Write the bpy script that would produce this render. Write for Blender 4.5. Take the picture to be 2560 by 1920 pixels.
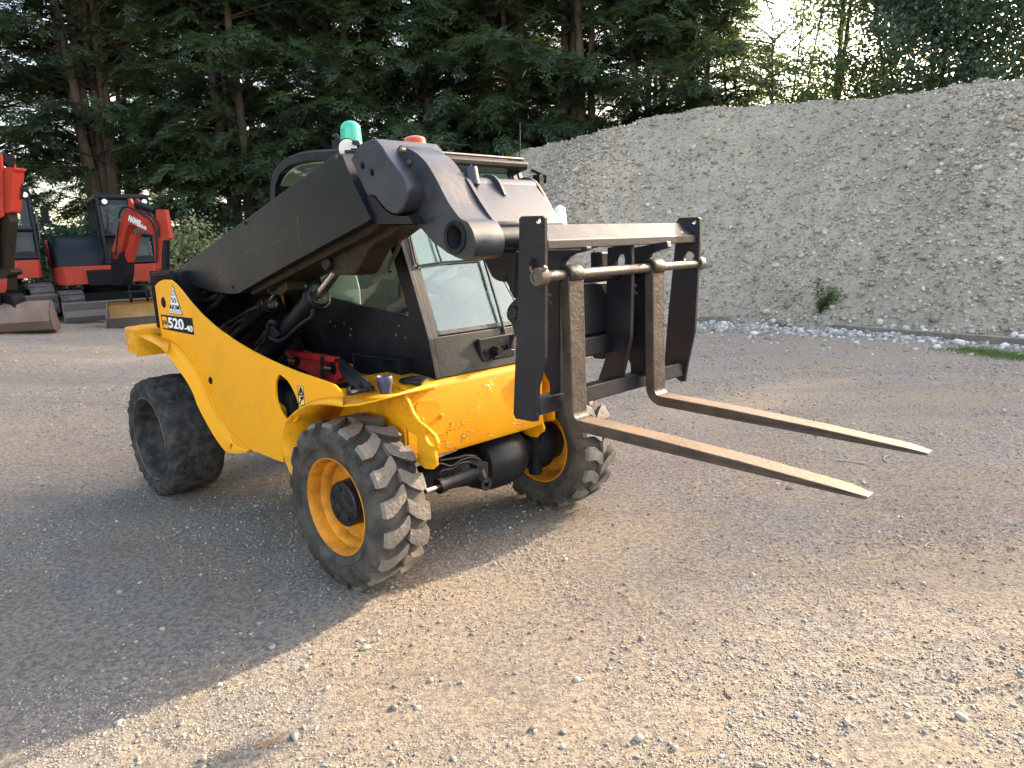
import bpy, bmesh, math, random
import numpy as np
from mathutils import Vector, Matrix, geometry
from math import radians, pi, sin, cos

for o in list(bpy.data.objects): bpy.data.objects.remove(o)
sc = bpy.context.scene
C = sc.collection
random.seed(7)

# ------------------------------------------------------------------ camera
F_PX, PITCH, ROLL, CAM_H = 1775.3, 0.18571, -0.04578, 1.4716
_cp, _sp, _cr, _sr = cos(PITCH), sin(PITCH), cos(ROLL), sin(ROLL)
FWD = np.array([0, _cp, -_sp]); _up = np.array([0, _sp, _cp]); _rt = np.array([1., 0, 0])
RGT = _cr*_rt + _sr*_up; UPV = -_sr*_rt + _cr*_up
CAM = np.array([0, 0, CAM_H])
cd = bpy.data.cameras.new('camera'); cam = bpy.data.objects.new('camera', cd); C.objects.link(cam)
cd.sensor_width = 36; cd.lens = F_PX/2560*36; cd.clip_start = .05; cd.clip_end = 3000
m = Matrix.Identity(4)
for i in range(3):
    m[i][0] = RGT[i]; m[i][1] = UPV[i]; m[i][2] = -FWD[i]; m[i][3] = CAM[i]
cam.matrix_world = m
sc.camera = cam
sc.render.resolution_x = 1024; sc.render.resolution_y = 768

# ------------------------------------------------------------------ world, sun, exposure
SUN_AZ, SUN_EL = radians(52), radians(24)      # azimuth to the right of the view direction (+Y)
w = bpy.data.worlds.new('World'); sc.world = w; w.use_nodes = True
nt = w.node_tree; nt.nodes.clear()
sky = nt.nodes.new('ShaderNodeTexSky'); sky.sky_type = 'NISHITA'; sky.sun_disc = False
sky.sun_elevation = SUN_EL; sky.sun_rotation = SUN_AZ; sky.air_density = 1.0; sky.dust_density = 2.5; sky.ozone_density = 1.0
bg = nt.nodes.new('ShaderNodeBackground'); bg.inputs[1].default_value = .15
out = nt.nodes.new('ShaderNodeOutputWorld')
wt = nt.nodes.new('ShaderNodeMix'); wt.data_type = 'RGBA'; wt.blend_type = 'MULTIPLY'; wt.inputs[0].default_value = 1; wt.inputs[7].default_value = (1.13, .99, .85, 1)
nt.links.new(sky.outputs[0], wt.inputs[6]); nt.links.new(wt.outputs[2], bg.inputs[0]); nt.links.new(bg.outputs[0], out.inputs[0])
sd = bpy.data.lights.new('sun', 'SUN'); sd.energy = 2.4; sd.angle = radians(1.6); sd.color = (1, .83, .60)
so = bpy.data.objects.new('sun', sd); C.objects.link(so)
sdir = Vector((sin(SUN_AZ)*cos(SUN_EL), cos(SUN_AZ)*cos(SUN_EL), sin(SUN_EL)))
so.rotation_euler = sdir.to_track_quat('Z', 'Y').to_euler(); so.location = (10, 8, 12)
sc.view_settings.view_transform = 'Standard'; sc.view_settings.look = 'None'
sc.view_settings.exposure = 2.76; sc.view_settings.gamma = 1

# ------------------------------------------------------------------ helpers
K = 2560/2212
YAW = -0.80571; MPOS = np.array([-0.80984, 3.01319, 0])
_c, _s = cos(YAW), sin(YAW)
RY = np.array([[_c, -_s, 0], [_s, _c, 0], [0, 0, 1.]])
REG = dict(A=(300,300,.31646), B=(300,650,.31646), C=(800,280,.31646), D=(650,700,.31646), E=(700,980,.40687),
           F=(1200,500,.36166), G=(1350,900,.47468), H=(0,350,.31957), J=(720,1020,.2772), R=(280,880,.2411),
           L=(1240,900,.229), N=(1000,550,.27119), O=(540,640,.2049), S=(0,0,1.), V=(0,0,K))
def ray(r, u, v):
    o = REG[r]; U = o[0]+o[2]*u; V = o[1]+o[2]*v
    return FWD + RGT*((U-1280)/F_PX) + UPV*((960-V)/F_PX)
def mp(r, u, v, ax, val):
    """where the sight line through a measured photo point meets a plane of the telehandler's own frame"""
    d = RY.T@ray(r, u, v); o = RY.T@(CAM-MPOS); i = 'xyz'.index(ax)
    return o + d*((val-o[i])/d[i])
def MP(r, pts, ax, val): return [mp(r, a, b, ax, val) for a, b in pts]
def wp(r, u, v, ax, val):
    d = ray(r, u, v); i = 'xyz'.index(ax)
    return CAM + d*((val-CAM[i])/d[i])

def link(o, parent=None):
    C.objects.link(o)
    if parent: o.parent = parent
    return o
class MB:
    """collects shapes and links them as one mesh object"""
    def __init__(s): s.v = []; s.f = []; s.mi = []; s.cur = 0
    def add(s, vs, fs):
        b = len(s.v); s.v += [tuple(map(float, p)) for p in vs]
        for f in fs: s.f.append([b+i for i in f]); s.mi.append(s.cur)
        return s
    def box(s, lo, hi, rot=None, org=None):
        x0, y0, z0 = lo; x1, y1, z1 = hi
        vs = [Vector(p) for p in ((x0,y0,z0),(x1,y0,z0),(x1,y1,z0),(x0,y1,z0),(x0,y0,z1),(x1,y0,z1),(x1,y1,z1),(x0,y1,z1))]
        if rot is not None:
            org = Vector(org) if org is not None else sum(vs, Vector())/8
            vs = [rot@(p-org)+org for p in vs]
        return s.add(vs, [(0,3,2,1),(4,5,6,7),(0,1,5,4),(1,2,6,5),(2,3,7,6),(3,0,4,7)])
    def prism(s, loops, ax, a0, a1, rev=False):
        """polygon (first loop) with holes (others), in the plane across axis ax, from a0 to a1"""
        if not isinstance(loops[0][0], (tuple, list, np.ndarray)): loops = [loops]
        i = 'xyz'.index(ax); j = [k for k in range(3) if k != i]
        L2 = []
        for lp in loops:
            L2.append([((p[j[0]], p[j[1]]) if len(p) == 3 else (p[0], p[1])) for p in lp])
        tri = geometry.tessellate_polygon([[Vector((a, b, 0)) for a, b in lp] for lp in L2])
        flat = [q for lp in L2 for q in lp]; n = len(flat)
        def mk(q, a):
            r = [0, 0, 0]; r[i] = a; r[j[0]] = q[0]; r[j[1]] = q[1]; return r
        vs = [mk(q, a0) for q in flat]+[mk(q, a1) for q in flat]
        fs = [tuple(t) for t in tri]+[tuple(n+k for k in reversed(t)) for t in tri]
        b = 0
        for lp in L2:
            k = len(lp)
            for t in range(k):
                u = b+t; v = b+(t+1) % k
                fs.append((u, v, n+v, n+u))
            b += k
        return s.add(vs, fs)
    def tube(s, pts, r, seg=8, caps=True):
        pts = [Vector(p) for p in pts]; n = len(pts)
        rr = r if isinstance(r, (list, tuple)) else [r]*n
        vs = []; fs = []; prev = None
        for k, p in enumerate(pts):
            t = (pts[min(k+1, n-1)]-pts[max(k-1, 0)]).normalized()
            if prev is None:
                a = Vector((0, 0, 1)) if abs(t.z) < .9 else Vector((1, 0, 0))
                nx = t.cross(a).normalized()
            else: nx = (prev-t*prev.dot(t)).normalized()
            prev = nx; ny = t.cross(nx)
            for q in range(seg):
                a = 2*pi*q/seg; vs.append(p+(nx*cos(a)+ny*sin(a))*rr[k])
        for k in range(n-1):
            for q in range(seg):
                a = k*seg+q; b = k*seg+(q+1) % seg
                fs.append((a, b, b+seg, a+seg))
        if caps:
            fs.append(tuple(range(seg-1, -1, -1))); fs.append(tuple((n-1)*seg+q for q in range(seg)))
        return s.add(vs, fs)
    def lathe(s, prof, org=(0,0,0), ax='y', seg=48, closed=False):
        """prof: (radius, along) pairs"""
        vs = []; fs = []; n = len(prof)
        for q in range(seg):
            a = 2*pi*q/seg
            for r, h in prof:
                c_, s_ = r*cos(a), r*sin(a)
                p = dict(y=(c_, h, s_), x=(h, c_, s_), z=(c_, s_, h))[ax]
                vs.append((p[0]+org[0], p[1]+org[1], p[2]+org[2]))
        for q in range(seg):
            q2 = (q+1) % seg
            for k in range(n if closed else n-1):
                k2 = (k+1) % n
                fs.append((q*n+k, q*n+k2, q2*n+k2, q2*n+k))
        return s.add(vs, fs)
    def strip(s, A, B):
        """ruled surface between two rows of points"""
        n = len(A)
        return s.add(list(A)+list(B), [(k, k+1, n+k+1, n+k) for k in range(n-1)])
    def build(s, name, mats, parent=None, bevel=0, smooth=False, solid=0, label=None, fix=True, sub=0, angle=35):
        me = bpy.data.meshes.new(name); me.from_pydata(s.v, [], s.f)
        mats = mats if isinstance(mats, (list, tuple)) else [mats]
        for m_ in mats: me.materials.append(m_)
        me.polygons.foreach_set('material_index', s.mi)
        if fix:
            bm = bmesh.new(); bm.from_mesh(me); bmesh.ops.remove_doubles(bm, verts=bm.verts, dist=1e-6)
            bmesh.ops.recalc_face_normals(bm, faces=bm.faces); bm.to_mesh(me); bm.free()
        if smooth:
            me.polygons.foreach_set('use_smooth', [True]*len(me.polygons))
            me.set_sharp_from_angle(angle=radians(angle))
        o = link(bpy.data.objects.new(name, me), parent)
        if solid:
            md = o.modifiers.new('solid', 'SOLIDIFY'); md.thickness = solid; md.offset = 0
        if sub:
            md = o.modifiers.new('sub', 'SUBSURF'); md.levels = sub; md.render_levels = sub
        if bevel:
            md = o.modifiers.new('bevel', 'BEVEL'); md.width = bevel; md.segments = 2; md.limit_method = 'ANGLE'; md.angle_limit = radians(35)
            md.harden_normals = False
        if label: o['label'] = label
        return o
def smooth_pts(pts, n=4, closed=False):
    """Catmull-Rom through the points"""
    P = [np.array(p, float) for p in pts]; m_ = len(P); out_ = []
    for i in range(m_ if closed else m_-1):
        p0 = P[(i-1) % m_] if closed or i else P[i]; p1 = P[i]; p2 = P[(i+1) % m_]
        p3 = P[(i+2) % m_] if closed or i+2 < m_ else p2
        for k in range(n):
            t = k/n
            out_.append(.5*((2*p1)+(-p0+p2)*t+(2*p0-5*p1+4*p2-p3)*t*t+(-p0+3*p1-3*p2+p3)*t**3))
    if not closed: out_.append(P[-1])
    return out_
def empty(name, label, cat, loc=(0,0,0), rz=0, group=None, parent=None):
    o = bpy.data.objects.new(name, None); C.objects.link(o); o.location = loc; o.rotation_euler = (0, 0, rz)
    o.empty_display_size = .2
    if label: o['label'] = label; o['category'] = cat
    if group: o['group'] = group
    if parent: o.parent = parent
    return o
def tag(o, label=None, cat=None, group=None, kind=None):
    if label: o['label'] = label
    if cat: o['category'] = cat
    if group: o['group'] = group
    if kind: o['kind'] = kind
    return o
def big_mesh(name, V, Fq, mats, parent=None, mi=None, smooth=False):
    """V (n,3) array, Fq (m,k) array of k-gons"""
    me = bpy.data.meshes.new(name); V = np.asarray(V, np.float32); Fq = np.asarray(Fq, np.int32); k = Fq.shape[1]
    me.vertices.add(len(V)); me.vertices.foreach_set('co', V.ravel())
    me.loops.add(Fq.size); me.loops.foreach_set('vertex_index', Fq.ravel())
    me.polygons.add(len(Fq)); me.polygons.foreach_set('loop_start', np.arange(0, Fq.size, k, dtype=np.int32))
    me.polygons.foreach_set('loop_total', np.full(len(Fq), k, np.int32))
    for m_ in (mats if isinstance(mats, (list, tuple)) else [mats]): me.materials.append(m_)
    if mi is not None: me.polygons.foreach_set('material_index', np.asarray(mi, np.int32))
    if smooth: me.polygons.foreach_set('use_smooth', np.ones(len(Fq), bool))
    me.update(calc_edges=True)
    return link(bpy.data.objects.new(name, me), parent)

# ------------------------------------------------------------------ materials
def new_mat(name):
    m_ = bpy.data.materials.new(name); m_.use_nodes = True; n = m_.node_tree
    return m_, n, n.nodes['Principled BSDF'], n.links
def node(n, t, **kw):
    x = n.nodes.new(t)
    for k, v in kw.items():
        if k.startswith('i_'): x.inputs[k[2:].replace('_', ' ')].default_value = v
        else: setattr(x, k, v)
    return x
def ramp(n, fac, stops):
    r = n.nodes.new('ShaderNodeValToRGB'); e = r.color_ramp.elements
    while len(e) < len(stops): e.new(.5)
    for k, (p, c) in enumerate(stops):
        e[k].position = p; e[k].color = (c if isinstance(c, (tuple, list)) else (c, c, c))[:3]+(1,) if isinstance(c, (tuple, list)) else (c, c, c, 1)
    n.links.new(fac, r.inputs[0]); return r
def mixc(n, fac, a, b):
    x = n.nodes.new('ShaderNodeMix'); x.data_type = 'RGBA'
    for s_, v in ((x.inputs[0], fac), (x.inputs[6], a), (x.inputs[7], b)):
        if hasattr(v, 'is_linked') or hasattr(v, 'links'): n.links.new(v, s_)
        elif isinstance(v, (tuple, list)): s_.default_value = tuple(v[:3])+(1,)
        else: s_.default_value = v
    return x.outputs[2]
def paint(name, col, rough=.4, metal=0, dirt=None, dirt_amt=.5, dirt_scale=6, bump=.15, bscale=60, var=.12, scratch=0, coat=0, spec=.5, detail_bump=None):
    """worn painted / bare surface: base, large tone variation, dirt blotches, fine bump, light scratches"""
    m_, n, b, L = new_mat(name)
    tc = node(n, 'ShaderNodeTexCoord')
    n1 = node(n, 'ShaderNodeTexNoise', i_Scale=dirt_scale, i_Detail=8., i_Roughness=.65); L.new(tc.outputs['Object'], n1.inputs['Vector'])
    n2 = node(n, 'ShaderNodeTexNoise', i_Scale=dirt_scale*.3, i_Detail=4.); L.new(tc.outputs['Object'], n2.inputs['Vector'])
    c1 = mixc(n, ramp(n, n2.outputs[0], [(.35, 0), (.65, 1)]).outputs[0], tuple(max(0, x*(1-var)) for x in col), tuple(min(1, x*(1+var)) for x in col))
    if dirt:
        r = ramp(n, n1.outputs[0], [(.62-dirt_amt*.35, 0), (.80-dirt_amt*.2, 1)])
        mm = node(n, 'ShaderNodeMath', operation='MULTIPLY'); L.new(r.outputs[0], mm.inputs[0]); mm.inputs[1].default_value = min(1, .25+dirt_amt*.75)
        c1 = mixc(n, mm.outputs[0], c1, dirt)
    if scratch:
        mpn = node(n, 'ShaderNodeMapping'); mpn.inputs['Scale'].default_value = (3, 3, 26); mpn.inputs['Rotation'].default_value = (.6, .4, .9)
        L.new(tc.outputs['Object'], mpn.inputs[0])
        n3 = node(n, 'ShaderNodeTexNoise', i_Scale=7., i_Detail=9., i_Roughness=.75); L.new(mpn.outputs[0], n3.inputs['Vector'])
        r3 = ramp(n, n3.outputs[0], [(.64, 0), (.70, scratch)])
        c1 = mixc(n, r3.outputs[0], c1, (.42, .42, .42))
    L.new(c1, b.inputs['Base Color'])
    rr = ramp(n, n1.outputs[0], [(.3, max(.05, rough-.1)), (.75, min(1, rough+.22))]); L.new(rr.outputs[0], b.inputs['Roughness'])
    b.inputs['Metallic'].default_value = metal; b.inputs['Coat Weight'].default_value = coat; b.inputs['Specular IOR Level'].default_value = spec
    n4 = node(n, 'ShaderNodeTexNoise', i_Scale=float(bscale), i_Detail=6.); L.new(tc.outputs['Object'], n4.inputs['Vector'])
    bp_ = node(n, 'ShaderNodeBump', i_Strength=bump, i_Distance=.01); L.new(n4.outputs[0], bp_.inputs['Height']); L.new(bp_.outputs[0], b.inputs['Normal'])
    return m_
M = {}
M['yellow'] = paint('yellow_paint', (.80, .345, .006), .42, dirt=(.56, .27, .03), dirt_amt=.30, dirt_scale=3.2, bump=.05, bscale=12, var=.05, coat=.0, spec=.22)
M['yellow_worn'] = paint('worn_yellow_paint', (.74, .33, .008), .45, dirt=(.16, .09, .02), dirt_amt=.38, dirt_scale=14, bump=.25, bscale=30, var=.12, spec=.25)
M['rim'] = paint('rusty_rim_paint', (.66, .25, .015), .5, dirt=(.15, .06, .02), spec=.25, dirt_amt=.55, dirt_scale=10, bump=.2, bscale=40, var=.2)
M['boom'] = paint('dark_grey_boom_paint', (.009, .011, .0155), .34, dirt=(.034, .026, .016), dirt_amt=.42, dirt_scale=3, bump=.05, bscale=9, var=.3, scratch=.22, spec=.25)
M['boom_head'] = paint('grey_head_paint', (.028, .031, .040), .34, spec=.4, dirt=(.085, .068, .055), dirt_amt=.26, dirt_scale=13, bump=.07, bscale=45, var=.3, scratch=.9)
M['black'] = paint('black_paint', (.004, .005, .008), .40, dirt=(.03, .027, .024), dirt_amt=.2, dirt_scale=9, bump=.1, bscale=80, var=.2, spec=.28)
M['matt_black'] = paint('matt_black', (.006, .006, .008), .65, dirt=(.022, .019, .016), dirt_amt=.3, dirt_scale=12, bump=.2, bscale=90, spec=.18)
M['oily'] = paint('oily_brown_steel', (.022, .015, .009), .5, spec=.25, dirt=(.006, .005, .004), dirt_amt=.6, dirt_scale=12, bump=.5, bscale=40)
M['carriage'] = paint('grey_carriage_paint', (.013, .013, .018), .38, spec=.3, dirt=(.038, .031, .025), dirt_amt=.35, dirt_scale=7, bump=.1, bscale=50, scratch=.5)
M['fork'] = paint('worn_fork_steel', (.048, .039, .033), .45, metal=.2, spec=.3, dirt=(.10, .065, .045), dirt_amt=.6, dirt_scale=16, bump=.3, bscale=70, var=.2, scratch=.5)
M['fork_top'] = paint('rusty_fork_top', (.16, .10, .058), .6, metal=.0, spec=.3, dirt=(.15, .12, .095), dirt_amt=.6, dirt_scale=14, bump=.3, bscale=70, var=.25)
M['steel'] = paint('bare_steel', (.13, .12, .11), .38, metal=.7, dirt=(.12, .07, .04), dirt_amt=.5, dirt_scale=18, bump=.15)
M['chrome'] = paint('chrome_rod', (.75, .74, .72), .14, metal=1, dirt=(.5, .35, .2), dirt_amt=.1, bump=.0)
M['hose'] = paint('rubber_hose', (.008, .008, .010), .42, spec=.3, dirt=(.05, .045, .04), dirt_amt=.3, dirt_scale=25, bump=.15)
M['white'] = paint('white_print', (.8, .8, .78), .5, bump=0, var=.02)
M['red'] = paint('red_plastic', (.42, .018, .02), .45, dirt=(.1, .02, .02), dirt_amt=.2, dirt_scale=15)
M['orange'] = paint('orange_paint', (.38, .034, .017), .5, spec=.25, dirt=(.2, .06, .04), dirt_amt=.25, dirt_scale=4, bump=.05, coat=.2)
M['cream'] = paint('cream_lining', (.62, .60, .50), .8, bump=.1)
M['seat'] = paint('seat_cloth', (.03, .03, .035), .9, bump=.3)
M['tyre'] = paint('tyre_rubber', (.030, .028, .027), .85, spec=.15, dirt=(.12, .102, .085), dirt_amt=.75, dirt_scale=9, bump=.3, bscale=50)
M['lug'] = paint('dusty_tread_block', (.18, .158, .136), .92, spec=.2, dirt=(.10, .080, .066), dirt_amt=.42, dirt_scale=36, bump=.6, bscale=60, var=.15)
M['mud'] = paint('muddy_rubber', (.030, .029, .029), .88, spec=.15, dirt=(.115, .10, .09), dirt_amt=.62, dirt_scale=16, bump=1.2, bscale=30, var=.35)
M['track'] = paint('rubber_track', (.035, .033, .032), .85, dirt=(.12, .10, .085), dirt_amt=.6, dirt_scale=5, bump=.4)
M['rust'] = paint('brown_bucket_steel', (.15, .095, .07), .5, metal=.2, dirt=(.26, .19, .15), dirt_amt=.5, dirt_scale=2.5, bump=.3, bscale=12, var=.3)
M['blade'] = paint('grey_blade_steel', (.10, .085, .08), .5, metal=.2, dirt=(.18, .14, .11), dirt_amt=.5, dirt_scale=3, bump=.3, bscale=12)
M['bucket_yellow'] = paint('dusty_yellow_bucket', (.40, .22, .05), .5, dirt=(.2, .13, .08), dirt_amt=.5, dirt_scale=4)
M['hub'] = paint('chipped_black_hub', (.008, .009, .013), .4, dirt=(.09, .078, .068), dirt_amt=.36, dirt_scale=32, bump=.3, bscale=60, spec=.35)
def glass_mat(name, tint, refl=1.0, film=0.0, k=1.6, lo=.35, off=.03):
    m_ = bpy.data.materials.new(name); m_.use_nodes = True; n = m_.node_tree; n.nodes.clear(); L = n.links
    t = node(n, 'ShaderNodeBsdfTransparent'); t.inputs[0].default_value = tint+(1,)
    g = node(n, 'ShaderNodeBsdfGlossy'); g.inputs['Roughness'].default_value = .02; g.inputs['Color'].default_value = (refl, refl, refl, 1)
    lw = node(n, 'ShaderNodeLayerWeight'); lw.inputs[0].default_value = .5; fr = node(n, 'ShaderNodeMath', operation='POWER'); L.new(lw.outputs['Facing'], fr.inputs[0]); fr.inputs[1].default_value = 4.
    mm = node(n, 'ShaderNodeMath', operation='MULTIPLY_ADD'); mm.inputs[1].default_value = k; mm.inputs[2].default_value = off; L.new(fr.outputs[0], mm.inputs[0])
    x = node(n, 'ShaderNodeMixShader'); L.new(mm.outputs[0], x.inputs[0]); L.new(t.outputs[0], x.inputs[1]); L.new(g.outputs[0], x.inputs[2])
    d = node(n, 'ShaderNodeBsdfDiffuse'); d.inputs[0].default_value = (.42, .56, .55, 1)
    tc = node(n, 'ShaderNodeTexCoord'); nz = node(n, 'ShaderNodeTexNoise', i_Scale=3.5, i_Detail=7., i_Roughness=.6); L.new(tc.outputs['Object'], nz.inputs['Vector'])
    rp = ramp(n, nz.outputs[0], [(lo, film*.15), (.68, film)])
    y = node(n, 'ShaderNodeMixShader'); L.new(rp.outputs[0], y.inputs[0]); L.new(x.outputs[0], y.inputs[1]); L.new(d.outputs[0], y.inputs[2])
    o_ = node(n, 'ShaderNodeOutputMaterial'); L.new(y.outputs[0], o_.inputs[0])
    return m_
M['glass'] = glass_mat('tinted_glass', (.76, .83, .79), film=.012, k=.5, off=.022)
M['windscreen'] = glass_mat('dusty_windscreen', (.66, .82, .78), film=.05, k=.9, lo=.40, off=.07)
M['green_lens'] = paint('green_lens', (.02, .55, .33), .2, bump=0, coat=.6); M['amber_lens'] = paint('amber_lens', (.75, .13, .04), .2, bump=0, coat=.6)
for k_ in ('green_lens', 'amber_lens'):
    b_ = M[k_].node_tree.nodes['Principled BSDF']; b_.inputs['Transmission Weight'].default_value = .35
def yellow_blister():
    m_ = paint('blistered_yellow_paint', (.54, .235, .006), .45, dirt=(.34, .15, .015), dirt_amt=.3, dirt_scale=9, bump=.1, bscale=20, var=.1, coat=.0, spec=.15)
    n = m_.node_tree; L = n.links; b = n.nodes['Principled BSDF']
    tc = node(n, 'ShaderNodeTexCoord')
    w_ = node(n, 'ShaderNodeTexNoise', i_Scale=11., i_Detail=3., i_Distortion=1.2); L.new(tc.outputs['Object'], w_.inputs['Vector'])
    ed = ramp(n, w_.outputs[0], [(.585, 0), (.60, 1), (.615, 1), (.63, 0)])   # thin curling rims round the flaked patches
    msk = node(n, 'ShaderNodeTexNoise', i_Scale=4., i_Detail=2.); L.new(tc.outputs['Object'], msk.inputs['Vector'])
    mk = ramp(n, msk.outputs[0], [(.45, 0), (.55, 1)])
    mu = node(n, 'ShaderNodeMath', operation='MULTIPLY'); L.new(ed.outputs[0], mu.inputs[0]); L.new(mk.outputs[0], mu.inputs[1])
    bp_ = node(n, 'ShaderNodeBump', i_Strength=1., i_Distance=.006); L.new(mu.outputs[0], bp_.inputs['Height'])
    old = b.inputs['Normal'].links[0].from_socket; L.new(old, bp_.inputs['Normal']); L.new(bp_.outputs[0], b.inputs['Normal'])
    return m_
M['blister'] = yellow_blister()
# ------------------------------------------------------------------ terrain
RNG = np.random.default_rng(11)
def vnoise(x, y, seed=0, oct_=4, lac=2.03, gain=.5):
    """value noise on arrays"""
    def h(i, j, s):
        n = (i*374761393+j*668265263+s*1274126177) & 0x7fffffff
        n = ((n ^ (n >> 13))*1274126177) & 0x7fffffff
        return ((n ^ (n >> 16)) & 0xffff)/65535.
    t = 0; a = 1; tot = 0
    for k in range(oct_):
        xi = np.floor(x).astype(np.int64); yi = np.floor(y).astype(np.int64); fx = x-xi; fy = y-yi
        fx = fx*fx*(3-2*fx); fy = fy*fy*(3-2*fy); s = seed+k*17
        v = (h(xi, yi, s)*(1-fx)+h(xi+1, yi, s)*fx)*(1-fy)+(h(xi, yi+1, s)*(1-fx)+h(xi+1, yi+1, s)*fx)*fy
        t = t+a*v; tot += a; a *= gain; x = x*lac+5.3; y = y*lac+1.7
    return t/tot-.5
def ground_z(x, y):
    x = np.asarray(x, float); y = np.asarray(y, float)
    far = np.clip((np.hypot(x, y-3)-3.5)/12, 0, 1)
    z = .090*np.clip(-x-3.2, 0, 9)+far*vnoise(x*.25, y*.25, 5, 3)*.10
    near = np.clip(1-(np.hypot(x-1, y-2)-9)/8, .15, 1)
    z = z+(vnoise(x*1.6, y*1.6, 1, 4)*.026+vnoise(x*13, y*13, 9, 3)*.0125*np.clip(.3+2.2*vnoise(x*.8+7, y*.8, 31, 2)+.5, .25, 1.4))*near
    # rutted, loose patch to the right of the forks
    rut = np.exp(-(((x-1.9)/.45)**2+((y-3.1)/.28)**2))+np.exp(-(((x-1.6)/.4)**2+((y-2.05)/.22)**2))
    z = z+rut*vnoise(x*6, y*14, 41, 3)*.035
    return z
def axis_pts(lo, hi, fine, step, grow):
    a = [fine[0]];
    while a[-1] < fine[1]: a.append(a[-1]+step)
    s = step
    while a[-1] < hi: s *= grow; a.append(a[-1]+s)
    s = step; b = [fine[0]]
    while b[-1] > lo: s *= grow; b.append(b[-1]-s)
    return np.array(b[:0:-1]+a)
gx = axis_pts(-300, 300, (-3.2, 4.2), .022, 1.045); gy = axis_pts(-60, 500, (1.2, 6.0), .022, 1.045)
X, Y = np.meshgrid(gx, gy); Zg = ground_z(X, Y)
# keep the wheel contact patches level
for cx, cy in ((0.05, .11), (.0, 1.41), (-2.1, .05), (-2.1, 1.47)):
    pw_ = RY@np.array([cx, cy, 0])+MPOS; d2 = (X-pw_[0])**2+(Y-pw_[1])**2; Zg = Zg*(1-np.exp(-d2/.10))-.003*np.exp(-d2/.05)
nx_, ny_ = len(gx), len(gy)
V = np.c_[X.ravel(), Y.ravel(), Zg.ravel()]
I = np.arange(nx_*ny_).reshape(ny_, nx_); Fq = np.stack([I[:-1, :-1], I[:-1, 1:], I[1:, 1:], I[1:, :-1]], -1).reshape(-1, 4)
def ground_mat():
    m_, n, b, L = new_mat('compacted_gravel')
    tc = node(n, 'ShaderNodeTexCoord'); O_ = tc.outputs['Object']
    def ns(s, d=6., r=.6, dist=0.):
        x = node(n, 'ShaderNodeTexNoise', i_Scale=float(s), i_Detail=float(d), i_Roughness=float(r), i_Distortion=float(dist)); L.new(O_, x.inputs['Vector']); return x.outputs[0]
    big = ns(.75, 6, .68, .8); mid = ns(2.6, 7, .7, .6); fine = ns(38, 8, .75); grit = ns(160, 6, .8)
    dust = (.47, .37, .26); stone = (.43, .385, .335); dark = (.29, .245, .20)
    c = mixc(n, ramp(n, big, [(.42, 0), (.56, 1)]).outputs[0], stone, dust)
    c = mixc(n, ramp(n, mid, [(.46, 0), (.62, .8)]).outputs[0], c, dust)
    c = mixc(n, ramp(n, mid, [(.30, .8), (.44, 0)]).outputs[0], c, dark)
    mpn = node(n, 'ShaderNodeMapping'); mpn.inputs['Rotation'].default_value = (0, 0, .80); mpn.inputs['Scale'].default_value = (.16, 1.5, 1); L.new(O_, mpn.inputs[0])
    trk = node(n, 'ShaderNodeTexNoise', i_Scale=1.3, i_Detail=5., i_Roughness=.6); L.new(mpn.outputs[0], trk.inputs['Vector'])
    c = mixc(n, ramp(n, trk.outputs[0], [(.36, .55), (.47, 0)]).outputs[0], c, (.25, .215, .185)); c = mixc(n, ramp(n, trk.outputs[0], [(.56, 0), (.68, .5)]).outputs[0], c, (.56, .45, .33))
    c = mixc(n, ramp(n, fine, [(.44, .85), (.54, 0)]).outputs[0], c, (.19, .165, .145))
    c = mixc(n, ramp(n, fine, [(.60, 0), (.70, .6)]).outputs[0], c, (.56, .48, .38))
    c = mixc(n, ramp(n, grit, [(.40, .7), (.52, 0)]).outputs[0], c, (.17, .15, .13)); c = mixc(n, ramp(n, grit, [(.60, 0), (.68, .6)]).outputs[0], c, (.56, .50, .42))
    vo = node(n, 'ShaderNodeTexVoronoi', i_Scale=75., i_Randomness=1.); L.new(O_, vo.inputs['Vector'])
    vr = node(n, 'ShaderNodeSeparateColor'); L.new(vo.outputs['Color'], vr.inputs[0])
    st = mixc(n, vr.outputs[0], (.14, .13, .125), (.55, .50, .44))
    sm = node(n, 'ShaderNodeMath', operation='MULTIPLY'); L.new(ramp(n, vr.outputs[1], [(.55, 0), (.6, 1)]).outputs[0], sm.inputs[0]); L.new(ramp(n, vo.outputs['Distance'], [(.28, .75), (.42, 0)]).outputs[0], sm.inputs[1])
    c = mixc(n, sm.outputs[0], c, st)
    L.new(c, b.inputs['Base Color']); b.inputs['Roughness'].default_value = .93; b.inputs['Specular IOR Level'].default_value = .25
    ad = node(n, 'ShaderNodeMath', operation='ADD'); L.new(fine, ad.inputs[0])
    g2 = node(n, 'ShaderNodeMath', operation='MULTIPLY'); L.new(grit, g2.inputs[0]); g2.inputs[1].default_value = .45; L.new(g2.outputs[0], ad.inputs[1])
    g3 = node(n, 'ShaderNodeMath', operation='MULTIPLY_ADD'); L.new(sm.outputs[0], g3.inputs[0]); g3.inputs[1].default_value = .35; L.new(ad.outputs[0], g3.inputs[2])
    bp_ = node(n, 'ShaderNodeBump', i_Strength=1., i_Distance=.030); L.new(g3.outputs[0], bp_.inputs['Height']); L.new(bp_.outputs[0], b.inputs['Normal'])
    return m_
GM = ground_mat()
tag(big_mesh('ground', V, Fq, GM, smooth=True), kind='structure')

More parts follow.
